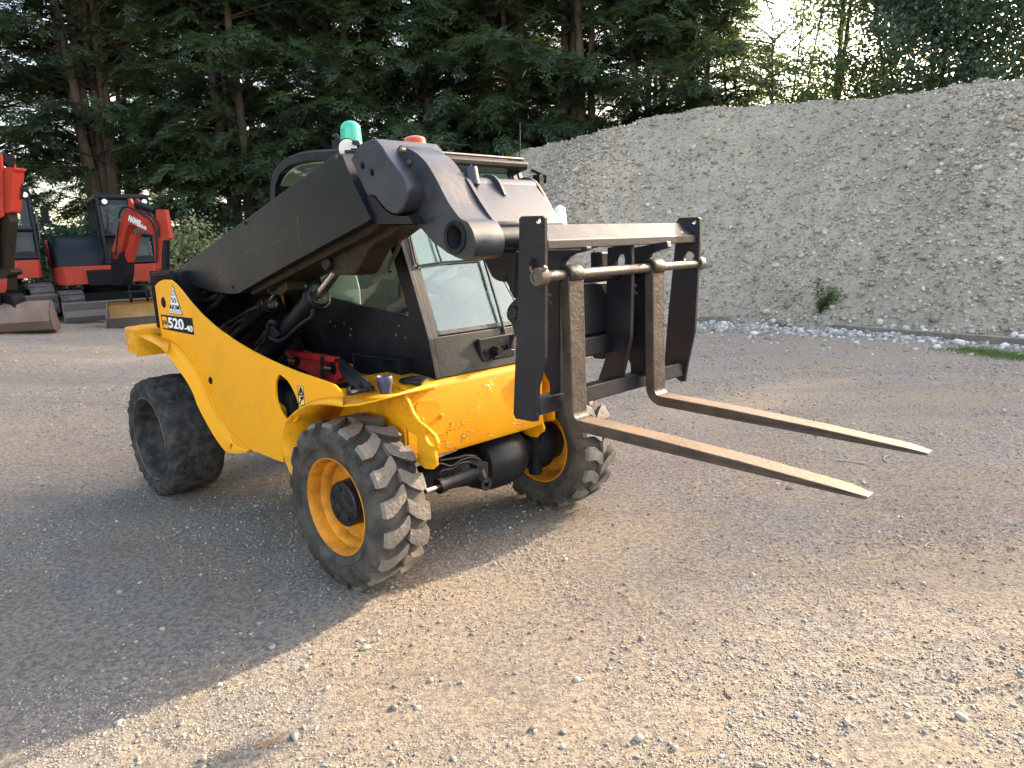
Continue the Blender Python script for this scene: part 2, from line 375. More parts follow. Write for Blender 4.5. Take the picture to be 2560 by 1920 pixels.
# ------------------------------------------------------------------ stones
def rock_proto(seed, sub=1):
    bm = bmesh.new(); bmesh.ops.create_icosphere(bm, subdivisions=sub, radius=1)
    r = random.Random(seed)
    for v in bm.verts: v.co *= r.uniform(.62, 1.25)
    V = np.array([v.co[:] for v in bm.verts]); F = np.array([[v.index for v in f.verts] for f in bm.faces]); bm.free(); return V, F
PRO = [rock_proto(s) for s in range(8)]
def scatter_rocks(name, P, S, mat_, flat=.62, sink=.25, label=None, kind='stuff', nrm=None):
    """P positions (n,3), S sizes (radius): every stone its own random turn"""
    Vs = []; Fs = []; base = 0; n = len(P); pick = RNG.integers(0, len(PRO), n)
    for k, (v0, f0) in enumerate(PRO):
        idx = np.where(pick == k)[0]
        if not len(idx): continue
        m_ = len(idx); a = RNG.uniform(0, 2*pi, m_); b = RNG.uniform(0, 2*pi, m_)
        sc3 = np.stack([RNG.uniform(.75, 1.35, m_), RNG.uniform(.65, 1.0, m_), RNG.uniform(flat*.7, flat*1.25, m_)], 1)*S[idx][:, None]
        v = v0[None]*1.0
        # tumble prototype about x, scale, spin about z
        cb, sb = np.cos(b)[:, None], np.sin(b)[:, None]
        vx = np.repeat(v[..., 0], m_, 0); vy = v[..., 1]*cb-v[..., 2]*sb; vz = v[..., 1]*sb+v[..., 2]*cb
        vx = vx*sc3[:, :1]; vy = vy*sc3[:, 1:2]; vz = vz*sc3[:, 2:3]
        ca, sa = np.cos(a)[:, None], np.sin(a)[:, None]
        wx = vx*ca-vy*sa; wy = vx*sa+vy*ca; wz = vz+(1-2*sink)*sc3[:, 2:3]*.8
        W_ = np.stack([wx+P[idx][:, :1], wy+P[idx][:, 1:2], wz+P[idx][:, 2:3]], -1)
        nv = v0.shape[0]
        Vs.append(W_.reshape(-1, 3)); Fs.append((f0[None]+base+np.arange(m_)[:, None, None]*nv).reshape(-1, 3)); base += m_*nv
    o = big_mesh(name, np.concatenate(Vs), np.concatenate(Fs), mat_)
    return tag(o, label=label, kind=kind)
def stone_mat(name, stops, rough=.8, sc_=30):
    m_, n, b, L = new_mat(name)
    g = node(n, 'ShaderNodeNewGeometry'); r = ramp(n, g.outputs['Random Per Island'], stops)
    tc = node(n, 'ShaderNodeTexCoord'); nz = node(n, 'ShaderNodeTexNoise', i_Scale=float(sc_), i_Detail=5.); L.new(tc.outputs['Object'], nz.inputs['Vector'])
    c = mixc(n, ramp(n, nz.outputs[0], [(.35, 0), (.7, .5)]).outputs[0], r.outputs[0], (.20, .16, .12)); L.new(c, b.inputs['Base Color'])
    b.inputs['Roughness'].default_value = rough
    return m_
PEB = stone_mat('pebble', [(0, (.12, .105, .095)), (.3, (.27, .235, .20)), (.6, (.40, .34, .27)), (.85, (.33, .305, .28)), (.97, (.47, .43, .37)), (1, (.62, .58, .52))], sc_=90)
# density falls with distance: the small ones only where they can be told apart
def yard_points(n, y0, y1, pw=1.0):
    u = RNG.uniform(0, 1, n); y = y0*(y1/y0)**(u**pw); x = RNG.uniform(-.80, .80, n)*y
    return x, y
x, y = yard_points(190000, 1.55, 14); s = RNG.lognormal(-5.8, .42, len(x))*np.clip(y/3.2, .8, 2.2)
clump = vnoise(x*1.8, y*1.8, 77, 4); keep = RNG.uniform(0, 1, len(x)) < np.clip(.42+clump*4.2, .05, 1)
x, y, s = x[keep], y[keep], s[keep]
scatter_rocks('gravel', np.c_[x, y, ground_z(x, y)], s, PEB, label='loose grey and tan gravel scattered over the yard')
x, y = yard_points(900, 1.6, 12); s = RNG.lognormal(-4.75, .36, len(x)); s = np.clip(s, .005, .020)
scatter_rocks('pebbles', np.c_[x, y, ground_z(x, y)], s, PEB, label='larger pebbles lying on the compacted yard', sink=.35)
CLOD = stone_mat('dark_soil_clod', [(0, (.10, .075, .055)), (.6, (.19, .145, .105)), (1, (.26, .20, .15))], .95)
n = 1700; q = RNG.integers(0, 4, n); ctr = np.array([[1.95, 3.2], [1.55, 2.15], [-.35, 2.65], [2.3, 2.5]])[q]; sg = np.array([[.42, .16], [.30, .12], [.45, .22], [.5, .3]])[q]
P = ctr+RNG.normal(size=(n, 2))*sg; scatter_rocks('soil_clods', np.c_[P, ground_z(P[:, 0], P[:, 1])], np.clip(RNG.lognormal(-5.6, .45, n), .002, .010), CLOD, label='dark crumbs of soil strewn over the gravel', sink=.3)
# twigs and dry bits
def stick(p, L_, a, r, bend=.15, name='twig', mat_=None, label=None):
    pts = []
    for t in np.linspace(0, 1, 5):
        xx = p[0]+cos(a)*L_*(t-.5)-sin(a)*bend*L_*(t*(1-t)*2); yy = p[1]+sin(a)*L_*(t-.5)+cos(a)*bend*L_*(t*(1-t)*2)
        pts.append((xx, yy, float(ground_z(xx, yy))+r*1.3))
    k = MB(); k.tube(pts, [r, r, r*.9, r*.8, r*.5], 6); o = k.build(name, mat_ or TWIG)
    return tag(o, label, 'twig')
TWIG = paint('dry_twig', (.16, .11, .07), .85, bump=.3); TWIGL = paint('bleached_twig', (.42, .36, .27), .85, bump=.3)
STK = [((1575,1495), .07, 1.5, 'short curved brown twig lying on the gravel in the lower middle', TWIG), ((1490,1290-200), .05, .4, 'small twig on the gravel below the front fork tip', TWIG),
       ((2310-300,1178), .09, .6, 'pale straight twig at the right of the yard', TWIGL), ((1842,1000), .22, -.6, 'long bleached twig beyond the front fork tip', TWIGL), ((1920,990), .16, 1.0, 'pale bent twig beside the long bleached twig', TWIGL)]
for (u, v), L_, a, lb, mt in STK:
    p = wp('V', u, v, 'z', 0); stick(p, L_, a, .0028 if L_ < .1 else .005, label=lb, mat_=mt, bend=.35)
# fallen orange conifer sprig in the foreground
def sprig(p, a, lb):
    k = MB()
    for i in range(26):
        t = i/26; bx = p[0]+cos(a)*.075*t; by = p[1]+sin(a)*.075*t; bz = float(ground_z(bx, by))+.004+.006*t
        b_ = a+random.uniform(-.9, .9); l_ = .026*(1-t*.5); ww = .0022
        ex, ey = bx+cos(b_)*l_, by+sin(b_)*l_
        k.add([(bx-sin(b_)*ww, by+cos(b_)*ww, bz), (bx+sin(b_)*ww, by-cos(b_)*ww, bz), (ex, ey, bz+random.uniform(0, .008))], [(0, 1, 2)])
    return tag(k.build('fallen_sprig', paint('dead_orange_sprig', (.42, .17, .05), .8, bump=0), fix=False), lb, 'sprig')
sprig(wp('V', 555, 1622, 'z', 0), .5, 'dead orange conifer sprig lying on the gravel near the bottom edge')

# ------------------------------------------------------------------ gravel heap
toe_pts = np.array([[-5.4, 17.6], [-2.4, 16.0], [0, 14.2], [3.5, 13.2], [4.96, 11.45], [6.86, 9.5], [9.3, 7.4], [12.2, 5.2]])
def toe_frame(n):
    P = np.array(smooth_pts(toe_pts, 12)); d = np.r_[0, np.cumsum(np.hypot(*np.diff(P, axis=0).T))]
    s = np.linspace(0, d[-1], n); x = np.interp(s, d, P[:, 0]); y = np.interp(s, d, P[:, 1])
    tx = np.gradient(x); ty = np.gradient(y); l = np.hypot(tx, ty); return x, y, -ty/l, tx/l, s   # normal pointing away from the yard
nS, nT = 620, 230
tx_, ty_, nnx, nny, ss = toe_frame(nS)
nnx = np.convolve(np.pad(nnx, 60, mode='edge'), np.ones(121)/121, 'valid'); nny = np.convolve(np.pad(nny, 60, mode='edge'), np.ones(121)/121, 'valid')
# crest height along the heap, measured from the skyline of the photo
sky_u = [1060, 1160, 1280, 1380, 1500, 1560, 1640, 1740, 1790, 1830, 1880, 1960, 2050, 2130, 2212]
sky_v = [352, 318, 290, 262, 236, 233, 228, 212, 208, 214, 210, 198, 184, 180, 177]
def crest_h(i):
    """height whose top meets the measured skyline, for a face rising at about 38 degrees"""
    best = None
    for h in np.arange(1.5, 6.5, .05):
        dd = h/.80; P = np.array([tx_[i]+nnx[i]*dd, ty_[i]+nny[i]*dd, h])
        q = P-CAM; dpt = q@FWD; u = (1280+F_PX*(q@RGT)/dpt)/K; v = (960-F_PX*(q@UPV)/dpt)/K
        tv = float(np.interp(u, sky_u, sky_v, left=330+ (1060-u)*.30, right=177))
        e = abs(v-tv)
        if best is None or e < best[0]: best = (e, h)
    return best[1]
hs = np.array([crest_h(i) for i in range(0, nS, 10)]); 
hs = np.interp(np.arange(nS), np.arange(0, nS, 10), hs)
hs = np.clip(hs, 1.2, 5.2)
hs = np.convolve(np.pad(hs, 4, mode='edge'), np.ones(9)/9, 'valid')
hs = hs*np.clip((np.arange(nS))/45, 0.05, 1)**.7
off_ = np.clip((tx_-8.2)/3.2, 0, 1); hs = hs*(1-off_)+1.2*off_   # unseen end of the heap lowered past the right edge so the sun clears it
tt = np.linspace(0, 1, nT)
def prof_h(t):   # t: 0 toe .. 1 back foot; face occupies 0..0.62
    f = np.clip(t/.62, 0, 1); up_ = np.where(f < .93, f*1.02+.0*f, 0)
    up_ = 1-(1-np.clip(f, 0, 1))**1.10
    up_ = np.where(f > .9, np.minimum(up_, 1), up_)
    dn = 1-np.clip((t-.68)/.32, 0, 1)**1.2
    return np.minimum(up_, dn)
TTt, SSs = np.meshgrid(tt, np.arange(nS)); H_ = hs[SSs]
dist = TTt*(H_/.80)/.62
HX = tx_[SSs]+nnx[SSs]*dist; HY = ty_[SSs]+nny[SSs]*dist
HZ = prof_h(TTt)*H_
env = np.clip(TTt/.08, 0, 1)
sN = ss[SSs]
HZ = HZ+env*(vnoise(HX*.55, HY*.55, 101, 3)*.30+vnoise(sN*1.7, dist*.30, 55, 3)*.30+vnoise(HX*3.4, HY*3.4, 23, 4)*.10+vnoise(HX*14, HY*14, 29, 3)*.05)*.8-.06*(1-env)
# loose spill at the foot, damp scar half way up
HZ = np.maximum(HZ, -.1)
Vh = np.c_[HX.ravel(), HY.ravel(), HZ.ravel()]
I = np.arange(nS*nT).reshape(nS, nT); Fh = np.stack([I[:-1, :-1], I[1:, :-1], I[1:, 1:], I[:-1, 1:]], -1).reshape(-1, 4)
def heap_mat():
    m_, n, b, L = new_mat('quarry_gravel')
    tc = node(n, 'ShaderNodeTexCoord'); O_ = tc.outputs['Object']
    def ns(s, d=6., r=.6, dist=0.):
        x = node(n, 'ShaderNodeTexNoise', i_Scale=float(s), i_Detail=float(d), i_Roughness=float(r), i_Distortion=float(dist)); L.new(O_, x.inputs['Vector']); return x.outputs[0]
    c = mixc(n, ramp(n, ns(.5, 5, .65, .5), [(.38, 0), (.62, 1)]).outputs[0], (.44, .36, .265), (.54, .43, .305))
    c = mixc(n, ramp(n, ns(1.6, 7, .7, .6), [(.50, 0), (.68, .7)]).outputs[0], c, (.29, .225, .16))
    c = mixc(n, ramp(n, ns(16, 8, .75), [(.42, .8), (.52, 0)]).outputs[0], c, (.30, .25, .20))
    for s_, th in ((26., .80), (11., .90)):
        vo = node(n, 'ShaderNodeTexVoronoi', i_Scale=s_, i_Randomness=1.); L.new(O_, vo.inputs['Vector']); vr = node(n, 'ShaderNodeSeparateColor'); L.new(vo.outputs['Color'], vr.inputs[0])
        sm = node(n, 'ShaderNodeMath', operation='MULTIPLY'); L.new(ramp(n, vr.outputs[1], [(th-.25, 0), (th-.2, 1)]).outputs[0], sm.inputs[0]); L.new(ramp(n, vo.outputs['Distance'], [(.25, .9), (.38, 0)]).outputs[0], sm.inputs[1])
        c = mixc(n, sm.outputs[0], c, mixc(n, vr.outputs[0], (.27, .22, .165), (.52, .48, .42)))
    L.new(c, b.inputs['Base Color']); b.inputs['Roughness'].default_value = .95; b.inputs['Specular IOR Level'].default_value = .2
    bp_ = node(n, 'ShaderNodeBump', i_Strength=1., i_Distance=.05); L.new(ns(22, 9, .8), bp_.inputs['Height']); L.new(bp_.outputs[0], b.inputs['Normal'])
    return m_
tag(big_mesh('gravel_heap', Vh, Fh, heap_mat(), smooth=True), 'tall grey tan heap of quarry gravel rising behind the forks', 'gravel heap')
def on_heap(n, tlo, thi, pw=1., lo=120):
    i = RNG.integers(lo, nS-1, n); j = (np.clip((tlo+(thi-tlo)*RNG.uniform(0, 1, n)**pw), 0, 1)*(nT-1)).astype(int)
    k = i*nT+j; return Vh[k]+np.c_[RNG.normal(size=(n, 2))*.03, np.zeros(n)]
CH = stone_mat('chalky_stone', [(0, (.17, .135, .10)), (.35, (.32, .26, .19)), (.7, (.44, .37, .28)), (.92, (.55, .49, .40)), (1, (.70, .67, .61))], sc_=25)
P = on_heap(42000, .0, .66); S = np.clip(RNG.lognormal(-3.95, .45, len(P)), .010, .065)
scatter_rocks('heap_stones', P, S, CH, label='small pale stones embedded in the gravel heap', sink=.5, flat=.8)
P = on_heap(330, .03, .62); S = np.clip(RNG.lognormal(-2.75, .35, len(P)), .05, .14)
scatter_rocks('heap_cobbles', P, S, CH, label='scattered larger pale cobbles on the heap face', sink=.55, flat=.7)
WH = stone_mat('white_stone', [(0, (.18, .16, .135)), (.35, (.34, .31, .27)), (.7, (.50, .47, .42)), (1, (.70, .68, .64))], sc_=14)
n = 5200; i = RNG.integers(120, nS-1, n); off = np.abs(RNG.normal(0, .5, n))*np.where(RNG.uniform(0, 1, n) < .62, -1.0, .9)-.05
P = np.c_[tx_[i]+nnx[i]*off, ty_[i]+nny[i]*off, np.where(off > 0, off*.45, 0)*1.0]; P[:, 2] += np.where(off < 0, ground_z(P[:, 0], P[:, 1]), 0)
S = np.clip(RNG.lognormal(-3.75, .55, n), .010, .10)
scatter_rocks('spilled_stones', P, S, WH, label='whitish stones spilled along the foot of the gravel heap', sink=.35, flat=.7)

n = 2600; i = RNG.integers(100, nS-1, n); off = -np.abs(RNG.normal(0, 1.3, n)); P = np.c_[tx_[i]+nnx[i]*off, ty_[i]+nny[i]*off]
scatter_rocks('strewn_stones', np.c_[P, ground_z(P[:, 0], P[:, 1])], np.clip(RNG.lognormal(-4.2, .5, n), .008, .05), CH, label='small stones strewn thinly in front of the gravel heap', sink=.35)
# timber boards half buried at the foot
WOOD = paint('weathered_timber', (.22, .18, .14), .85, dirt=(.12, .09, .07), dirt_amt=.5, dirt_scale=8, bump=.5, bscale=30)
def board(uv0, uv1, hgt, lb, z=.05):
    a = wp('V', *uv0, 'z', z); b = wp('V', *uv1, 'z', z); d_ = b-a; L_ = np.linalg.norm(d_); an = math.atan2(d_[1], d_[0])
    k = MB(); N_ = 14
    for i in range(N_): 
        pass
    k.box((0, -.025, -.10), (L_, .025, hgt)); o = k.build('timber_board', WOOD, bevel=.006); o.location = (a[0], a[1], a[2]); o.rotation_euler = (.15, 0, an)
    tag(o, lb, 'board')
board((1800, 705), (2230, 738), .035, 'long weathered timber board half buried along the foot of the gravel heap')
board((1508, 693), (1580, 692), .08, 'short weathered board end beside the forks at the foot of the heap')

# ------------------------------------------------------------------ vegetation
def leaf_mat(name, stops, trans=.35, hue=.0):
    m_ = bpy.data.materials.new(name); m_.use_nodes = True; n = m_.node_tree; n.nodes.clear(); L = n.links
    g = node(n, 'ShaderNodeNewGeometry'); oi = node(n, 'ShaderNodeObjectInfo')
    tc = node(n, 'ShaderNodeTexCoord'); nz = node(n, 'ShaderNodeTexNoise', i_Scale=.9, i_Detail=3.); L.new(tc.outputs['Object'], nz.inputs['Vector'])
    a1 = node(n, 'ShaderNodeMath', operation='MULTIPLY_ADD'); L.new(g.outputs['Random Per Island'], a1.inputs[0]); a1.inputs[1].default_value = .45; 
    a2 = node(n, 'ShaderNodeMath', operation='MULTIPLY_ADD'); L.new(nz.outputs[0], a2.inputs[0]); a2.inputs[1].default_value = .9; a2.inputs[2].default_value = -.2; L.new(a2.outputs[0], a1.inputs[2])
    r = ramp(n, a1.outputs[0], stops)
    d = node(n, 'ShaderNodeBsdfDiffuse'); t = node(n, 'ShaderNodeBsdfTranslucent'); L.new(r.outputs[0], d.inputs[0])
    br = node(n, 'ShaderNodeMix'); br.data_type = 'RGBA'; br.blend_type = 'MULTIPLY'; br.inputs[0].default_value = 1; L.new(r.outputs[0], br.inputs[6]); br.inputs[7].default_value = (1.5, 1.6, .9, 1); L.new(br.outputs[2], t.inputs[0])
    x = node(n, 'ShaderNodeMixShader'); x.inputs[0].default_value = trans; L.new(d.outputs[0], x.inputs[1]); L.new(t.outputs[0], x.inputs[2])
    gl = node(n, 'ShaderNodeBsdfGlossy'); gl.inputs['Roughness'].default_value = .5; y = node(n, 'ShaderNodeMixShader'); y.inputs[0].default_value = .04; L.new(x.outputs[0], y.inputs[1]); L.new(gl.outputs[0], y.inputs[2])
    o_ = node(n, 'ShaderNodeOutputMaterial'); L.new(y.outputs[0], o_.inputs[0]); return m_
LEY = leaf_mat('cypress_foliage', [(0, (.035, .052, .033)), (.35, (.06, .088, .05)), (.65, (.10, .145, .07)), (.9, (.18, .23, .09)), (.96, (.22, .12, .05)), (1, (.28, .12, .05))], .35)
BRD = leaf_mat('broad_leaves', [(0, (.03, .06, .015)), (.5, (.07, .12, .03)), (1, (.15, .19, .05))], .5)
DRK = leaf_mat('dark_broad_leaves', [(0, (.025, .045, .03)), (.5, (.05, .085, .05)), (1, (.09, .14, .07))], .35)
PAL = leaf_mat('pale_variegated_leaves', [(0, (.08, .13, .05)), (.35, (.25, .28, .13)), (.6, (.50, .44, .27)), (1, (.65, .55, .36))], .35)
BARK = paint('fibrous_bark', (.095, .068, .050), .9, dirt=(.17, .13, .10), dirt_amt=.5, dirt_scale=5, bump=1.0, bscale=22, var=.3)
BARKD = paint('dark_bark', (.045, .038, .032), .9, dirt=(.09, .08, .065), dirt_amt=.4, dirt_scale=6, bump=.8, bscale=20)
def fans(rng, cen, dirs, size, k, droop=.35, w=.22, spread=1.0):
    """flat drooping sprays: k pointed leaflets fanned along each spray's own axis; returns V, F"""
    n = len(cen); d = dirs/np.linalg.norm(dirs, axis=1)[:, None]
    side = np.cross(d, np.array([0, 0, 1.])); side /= np.linalg.norm(side, axis=1)[:, None]+1e-9
    side = side+np.array([0, 0, 1.])*rng.uniform(-.5, .5, (n, 1)); side /= np.linalg.norm(side, axis=1)[:, None]
    t = rng.uniform(0, 1, (n, k)); ang = rng.uniform(-1, 1, (n, k))*spread
    base = cen[:, None]+d[:, None]*(t*size[:, None])[..., None]+np.array([0, 0, -1.])*(droop*t**2*size[:, None])[..., None]
    base = base+side[:, None]*((rng.normal(0, .13, (n, k)))*size[:, None])[..., None]
    ld = d[:, None]*np.cos(ang)[..., None]+side[:, None]*np.sin(ang)[..., None]+np.array([0, 0, -1.])*(droop*(t+.1))[..., None]+rng.normal(0, .18, (n, k, 3))
    ld /= np.linalg.norm(ld, axis=2)[..., None]
    L_ = (size[:, None]*rng.uniform(.18, .40, (n, k))*(1.1-.5*t))[..., None]
    up2 = np.cross(ld, side[:, None]); up2 /= np.linalg.norm(up2, axis=2)[..., None]+1e-9
    wv = np.cross(ld, up2)*L_*w*.5
    A = base; B = base+ld*L_*.45+wv; Cc = base+ld*L_; D_ = base+ld*L_*.45-wv
    V = np.stack([A, B, Cc, D_], 2).reshape(-1, 3); F = np.arange(len(V)).reshape(-1, 4); return V, F
def stem_mesh(mb, rng, h, r0, lean=.25, ox=0, oy=0, top=.12, n=9, seg=9, ph=0):
    pts = []; rs = []; a = rng.uniform(0, 2*pi); 
    for i in range(n):
        t = i/(n-1); pts.append((ox+cos(a)*lean*t*h*.12+rng.normal()*.03*h*.1+ox*t*1.2, oy+sin(a)*lean*t*h*.12+rng.normal()*.03*h*.1+oy*t*1.2, t*h)); rs.append(r0*(1-t)**.8+r0*top*(t)+r0*.25*max(0, .12-t)/.12)
    mb.tube(pts, rs, seg); return pts
def conifer(seed, h=13, nbr=150, low=1.2, lmax=3.0, stems=6, r0=.17, k=34, mat_=LEY, w=.24, gap=.12, dens=11, sprsize=.62, sparse_lo=0):
    """multi-stemmed cypress: bundle of fibrous stems, arching boughs, drooping fans of foliage"""
    rng = np.random.default_rng(seed); tb = MB(); st = []
    for i in range(stems):
        a = 2*pi*i/stems+rng.uniform(-.3, .3); rr = rng.uniform(.12, .34) if i else 0
        st.append(stem_mesh(tb, rng, h*rng.uniform(.7, .97), r0*rng.uniform(.6, 1.15), .4, cos(a)*rr, sin(a)*rr))
    bb = MB(); cen = []; dr = []; sz = []
    for i in range(nbr):
        t = rng.uniform(0, 1)**.9; z0 = low+(h*.95-low)*t; az = rng.uniform(0, 2*pi)
        L_ = lmax*(1-t**2.2*.8)*rng.uniform(.6, 1.1)*(1 if z0 > 3 else .8)
        s = st[rng.integers(len(st))]; zi = min(len(s)-1, int(z0/h*len(s))); p0 = np.array([s[zi][0], s[zi][1], z0])
        pts = []; d = np.array([cos(az), sin(az), rng.uniform(.15, .55)])
        for q in range(7):
            f = q/6; pts.append(p0+d*L_*f+np.array([0, 0, -L_*.30*f**2.0])+rng.normal(0, .03, 3)*f)
        bb.tube(pts, [max(.006, .034*(1-q/6.5)) for q in range(7)], 4, False)
        if rng.uniform() < gap: continue      # dead, bare bough
        lo_ = .22 if z0 > sparse_lo else .5
        nspr = int(dens*L_/lmax)+3
        for q in range(nspr):
            f = rng.uniform(lo_, 1.02); i0 = min(5, int(f*6)); p = pts[i0]+(pts[i0+1]-pts[i0])*(f*6-i0)
            sa = az+rng.choice([-1, 1])*rng.uniform(.1, 1.15); cen.append(p+rng.normal(0, .07, 3)); dr.append([cos(sa), sin(sa), rng.uniform(-.35, .25)]); sz.append(sprsize*rng.uniform(.6, 1.25))
    Vv, Ff = fans(rng, np.array(cen), np.array(dr), np.array(sz), k, .4, w)
    return tb, bb, Vv, Ff
def tree_obj(name, parts, loc, rz, label, cat, group, bark=BARK, leaf=LEY, scale=1):
    tb, bb, Vv, Ff = parts; z = float(ground_z(loc[0], loc[1]))-.1
    t = empty(name, label, cat, (loc[0], loc[1], z), rz, group); t.scale = (scale,)*3
    tb.build('trunk', bark, t, smooth=True, fix=False); bb.build('branches', BARKD, t, fix=False); big_mesh('crown', Vv, Ff, leaf, t)
    return t
def dup_tree(t, loc, rz, label, scale=1, group=None, up=0):
    r = t.copy(); C.objects.link(r); r.location = (loc[0], loc[1], float(ground_z(loc[0], loc[1]))-.1+up); r.rotation_euler = (0, 0, rz); r['label'] = label; r.scale = (scale,)*3
    if group: r['group'] = group
    for ch in list(t.children):
        c_ = ch.copy(); C.objects.link(c_); c_.parent = r
    return r
GR = 'tall dark cypress trees along the back of the yard'
TA = conifer(1, 14, 210, 3.2, 3.2, 7, .17, 74, sprsize=.72, dens=13, w=.17, gap=.2)
TB_ = conifer(2, 15, 320, .8, 3.1, 5, .14, 80, gap=.06, sprsize=.72, dens=13, w=.17)
TC = conifer(5, 14, 270, 1.6, 3.4, 4, .15, 78, sprsize=.72, dens=13, w=.17)
a_ = tree_obj('cypress_tree', TA, (-12.7, 23.6), .4, 'multi stemmed cypress with bare fibrous trunk standing behind the orange excavator cab', 'tree', GR)
b_ = tree_obj('cypress_tree', TB_, (-8.3, 23.8), 1.4, 'dense dark cypress foliage rising just left of the telehandler cab', 'tree', GR)
c_ = tree_obj('cypress_tree', TC, (-16.6, 23.9), 2.4, 'cypress with twin bare trunks between the two excavators', 'tree', GR)
spots = [(a_, -20.4, 24.4, 1.1, 'leftmost cypress, cut by the left edge of the photo', 1.0), (c_, -10.2, 27.6, 4.0, 'cypress set back in the second row behind the excavator', 1.05), (b_, -5.0, 24.4, 3.1, 'dark cypress behind the raised boom and green beacon', 1.05),
         (c_, -2.2, 24.6, .6, 'dark cypress directly above the cab roof', 1.08), (b_, .4, 24.2, 5.2, 'dark cypress behind the antenna', 1.05), (a_, 2.4, 23.2, 2.0, 'dark cypress where the heap skyline starts', 1.1),
         (b_, 4.6, 23.6, 4.4, 'cypress over the middle of the heap skyline', 1.05), (c_, 6.6, 24.4, 1.7, 'last dark cypress left of the sunlit birch stems', 1.05),
         (b_, -14.6, 28.4, 5.6, 'distant cypress seen through the gap left of the bare trunk', 1.0), (c_, -6.6, 28.4, 3.3, 'back row cypress beyond the boom', 1.1), (b_, -.6, 28.0, 2.2, 'back row cypress beyond the amber beacon', 1.1)]
for t, x, y, rz, lb, s_ in spots: dup_tree(t, (x, y), rz, lb, s_*(1.12 if x < 1 else 1))
for t_ in (a_, b_, c_): t_.scale = (1.14,)*3
# unseen cypresses added round the left side to darken reflections in the boom
for i, (t, x, y) in enumerate([(c_, -25, 17.5), (b_, -24, 12.5), (b_, -23.5, 7.5), (b_, -23, 2.5), (b_, -22.5, -2.5), (b_, -19, -8)]):
    dup_tree(t, (x, y), i*1.9, ['first', 'second', 'third', 'fourth', 'fifth', 'sixth'][i]+' unseen cypress added beyond the left edge to darken reflections', 1.0)

# broadleaf trees over the heap
def broad(seed, h, stems, r0, ncl, leafs, lsize, rad, zlo, bend=.3, w=.6, clr=.5):
    rng = np.random.default_rng(seed); tb = MB(); bb = MB(); cen = []; st = []
    for i in range(stems):
        a = rng.uniform(0, 2*pi); rr = 0 if i == 0 else rng.uniform(.15, .5)
        st.append(stem_mesh(tb, rng, h*rng.uniform(.75, 1), r0*rng.uniform(.55, 1.1), 1.2, cos(a)*rr, sin(a)*rr, .15))
    for i in range(ncl):
        s = st[rng.integers(len(st))]; z0 = zlo+(h-zlo)*rng.uniform(0, 1)**.85; zi = min(len(s)-2, int(z0/h*(len(s)-1))); p0 = np.array([s[zi][0], s[zi][1], min(z0, s[-1][2])])
        az = rng.uniform(0, 2*pi); L_ = rad*rng.uniform(.35, 1)*(1-.4*max(0, z0/h-.5)); d = np.array([cos(az), sin(az), rng.uniform(.3, 1.0)])
        pts = [p0+d*L_*f+np.array([0, 0, -.25*L_*f*f])+rng.normal(0, .05, 3)*f for f in np.linspace(0, 1, 5)]
        bb.tube(pts, [.028*(1-f*.85) for f in np.linspace(0, 1, 5)], 4, False)
        for f in (.45, .7, .9, 1.0):
            i0 = min(3, int(f*4)); p = pts[i0]+(pts[i0+1]-pts[i0])*(f*4-i0)
            cen.append(np.r_[p, f])
    cen = np.array(cen); n = len(cen); idx = rng.integers(0, n, leafs)
    c = cen[idx, :3]+rng.normal(0, clr, (leafs, 3))*np.array([.5, .5, .42])
    d = rng.normal(size=(leafs, 3)); d[:, 2] -= .5; d /= np.linalg.norm(d, axis=1)[:, None]; e = np.cross(d, rng.normal(size=(leafs, 3))); e /= np.linalg.norm(e, axis=1)[:, None]
    L_ = lsize*rng.uniform(.6, 1.3, (leafs, 1)); A = c; B = c+d*L_*.45+e*L_*w*.5; Cc = c+d*L_; D_ = c+d*L_*.45-e*L_*w*.5
    V = np.stack([A, B, Cc, D_], 1).reshape(-1, 3); return tb, bb, V, np.arange(len(V)).reshape(-1, 4)
b1 = tree_obj('birch_tree', broad(21, 13, 2, .13, 110, 9000, .10, 2.2, 2.5, clr=.45), (9.9, 22.6), .3, 'thick sunlit birch stem leaning right over the heap skyline', 'tree', None, BARKD, BRD)
b2 = tree_obj('birch_tree', broad(22, 12, 4, .07, 120, 9000, .10, 1.8, 2.0, clr=.45), (8.3, 23.0), .3, 'group of slender birch stems left of the thick sunlit stem', 'tree', None, BARKD, BRD)
d1 = tree_obj('dark_tree', broad(23, 12, 4, .10, 230, 80000, .12, 3.0, 1.5, clr=.6), (11.9, 20.6), .3, 'dark leafy tree filling the sky right of the birch stems', 'tree', 'dark leafy trees over the right of the heap', BARKD, DRK)
dup_tree(d1, (15.7, 19.8), 2.2, 'dark leafy tree above the highest part of the heap', .92); dup_tree(d1, (18.6, 16.6), 4.4, 'dark leafy tree at the right edge of the photo', .79)
s1 = tree_obj('sapling', broad(25, 6.5, 3, .05, 70, 4500, .10, 1.5, .5, clr=.4), (7.6, 20.6), .3, 'yellow green sapling just behind the heap skyline left of the birches', 'tree', None, BARKD, BRD)
dup_tree(s1, (10.8, 20.2), 2., 'yellow green sapling just behind the heap right of the thick birch stem', 1.0)
# trees further round to the right (their shade falls across the yard)
for i, (t, x, y, s_) in enumerate([(d1, 20.8, 14.2, .70), (d1, 22.6, 10.6, .64)]):
    dup_tree(t, (x, y), i*1.7, ['dark leafy tree beyond the right edge of the photo', 'second dark leafy tree beyond the right edge', 'cypress beyond the right edge'][i], s_)
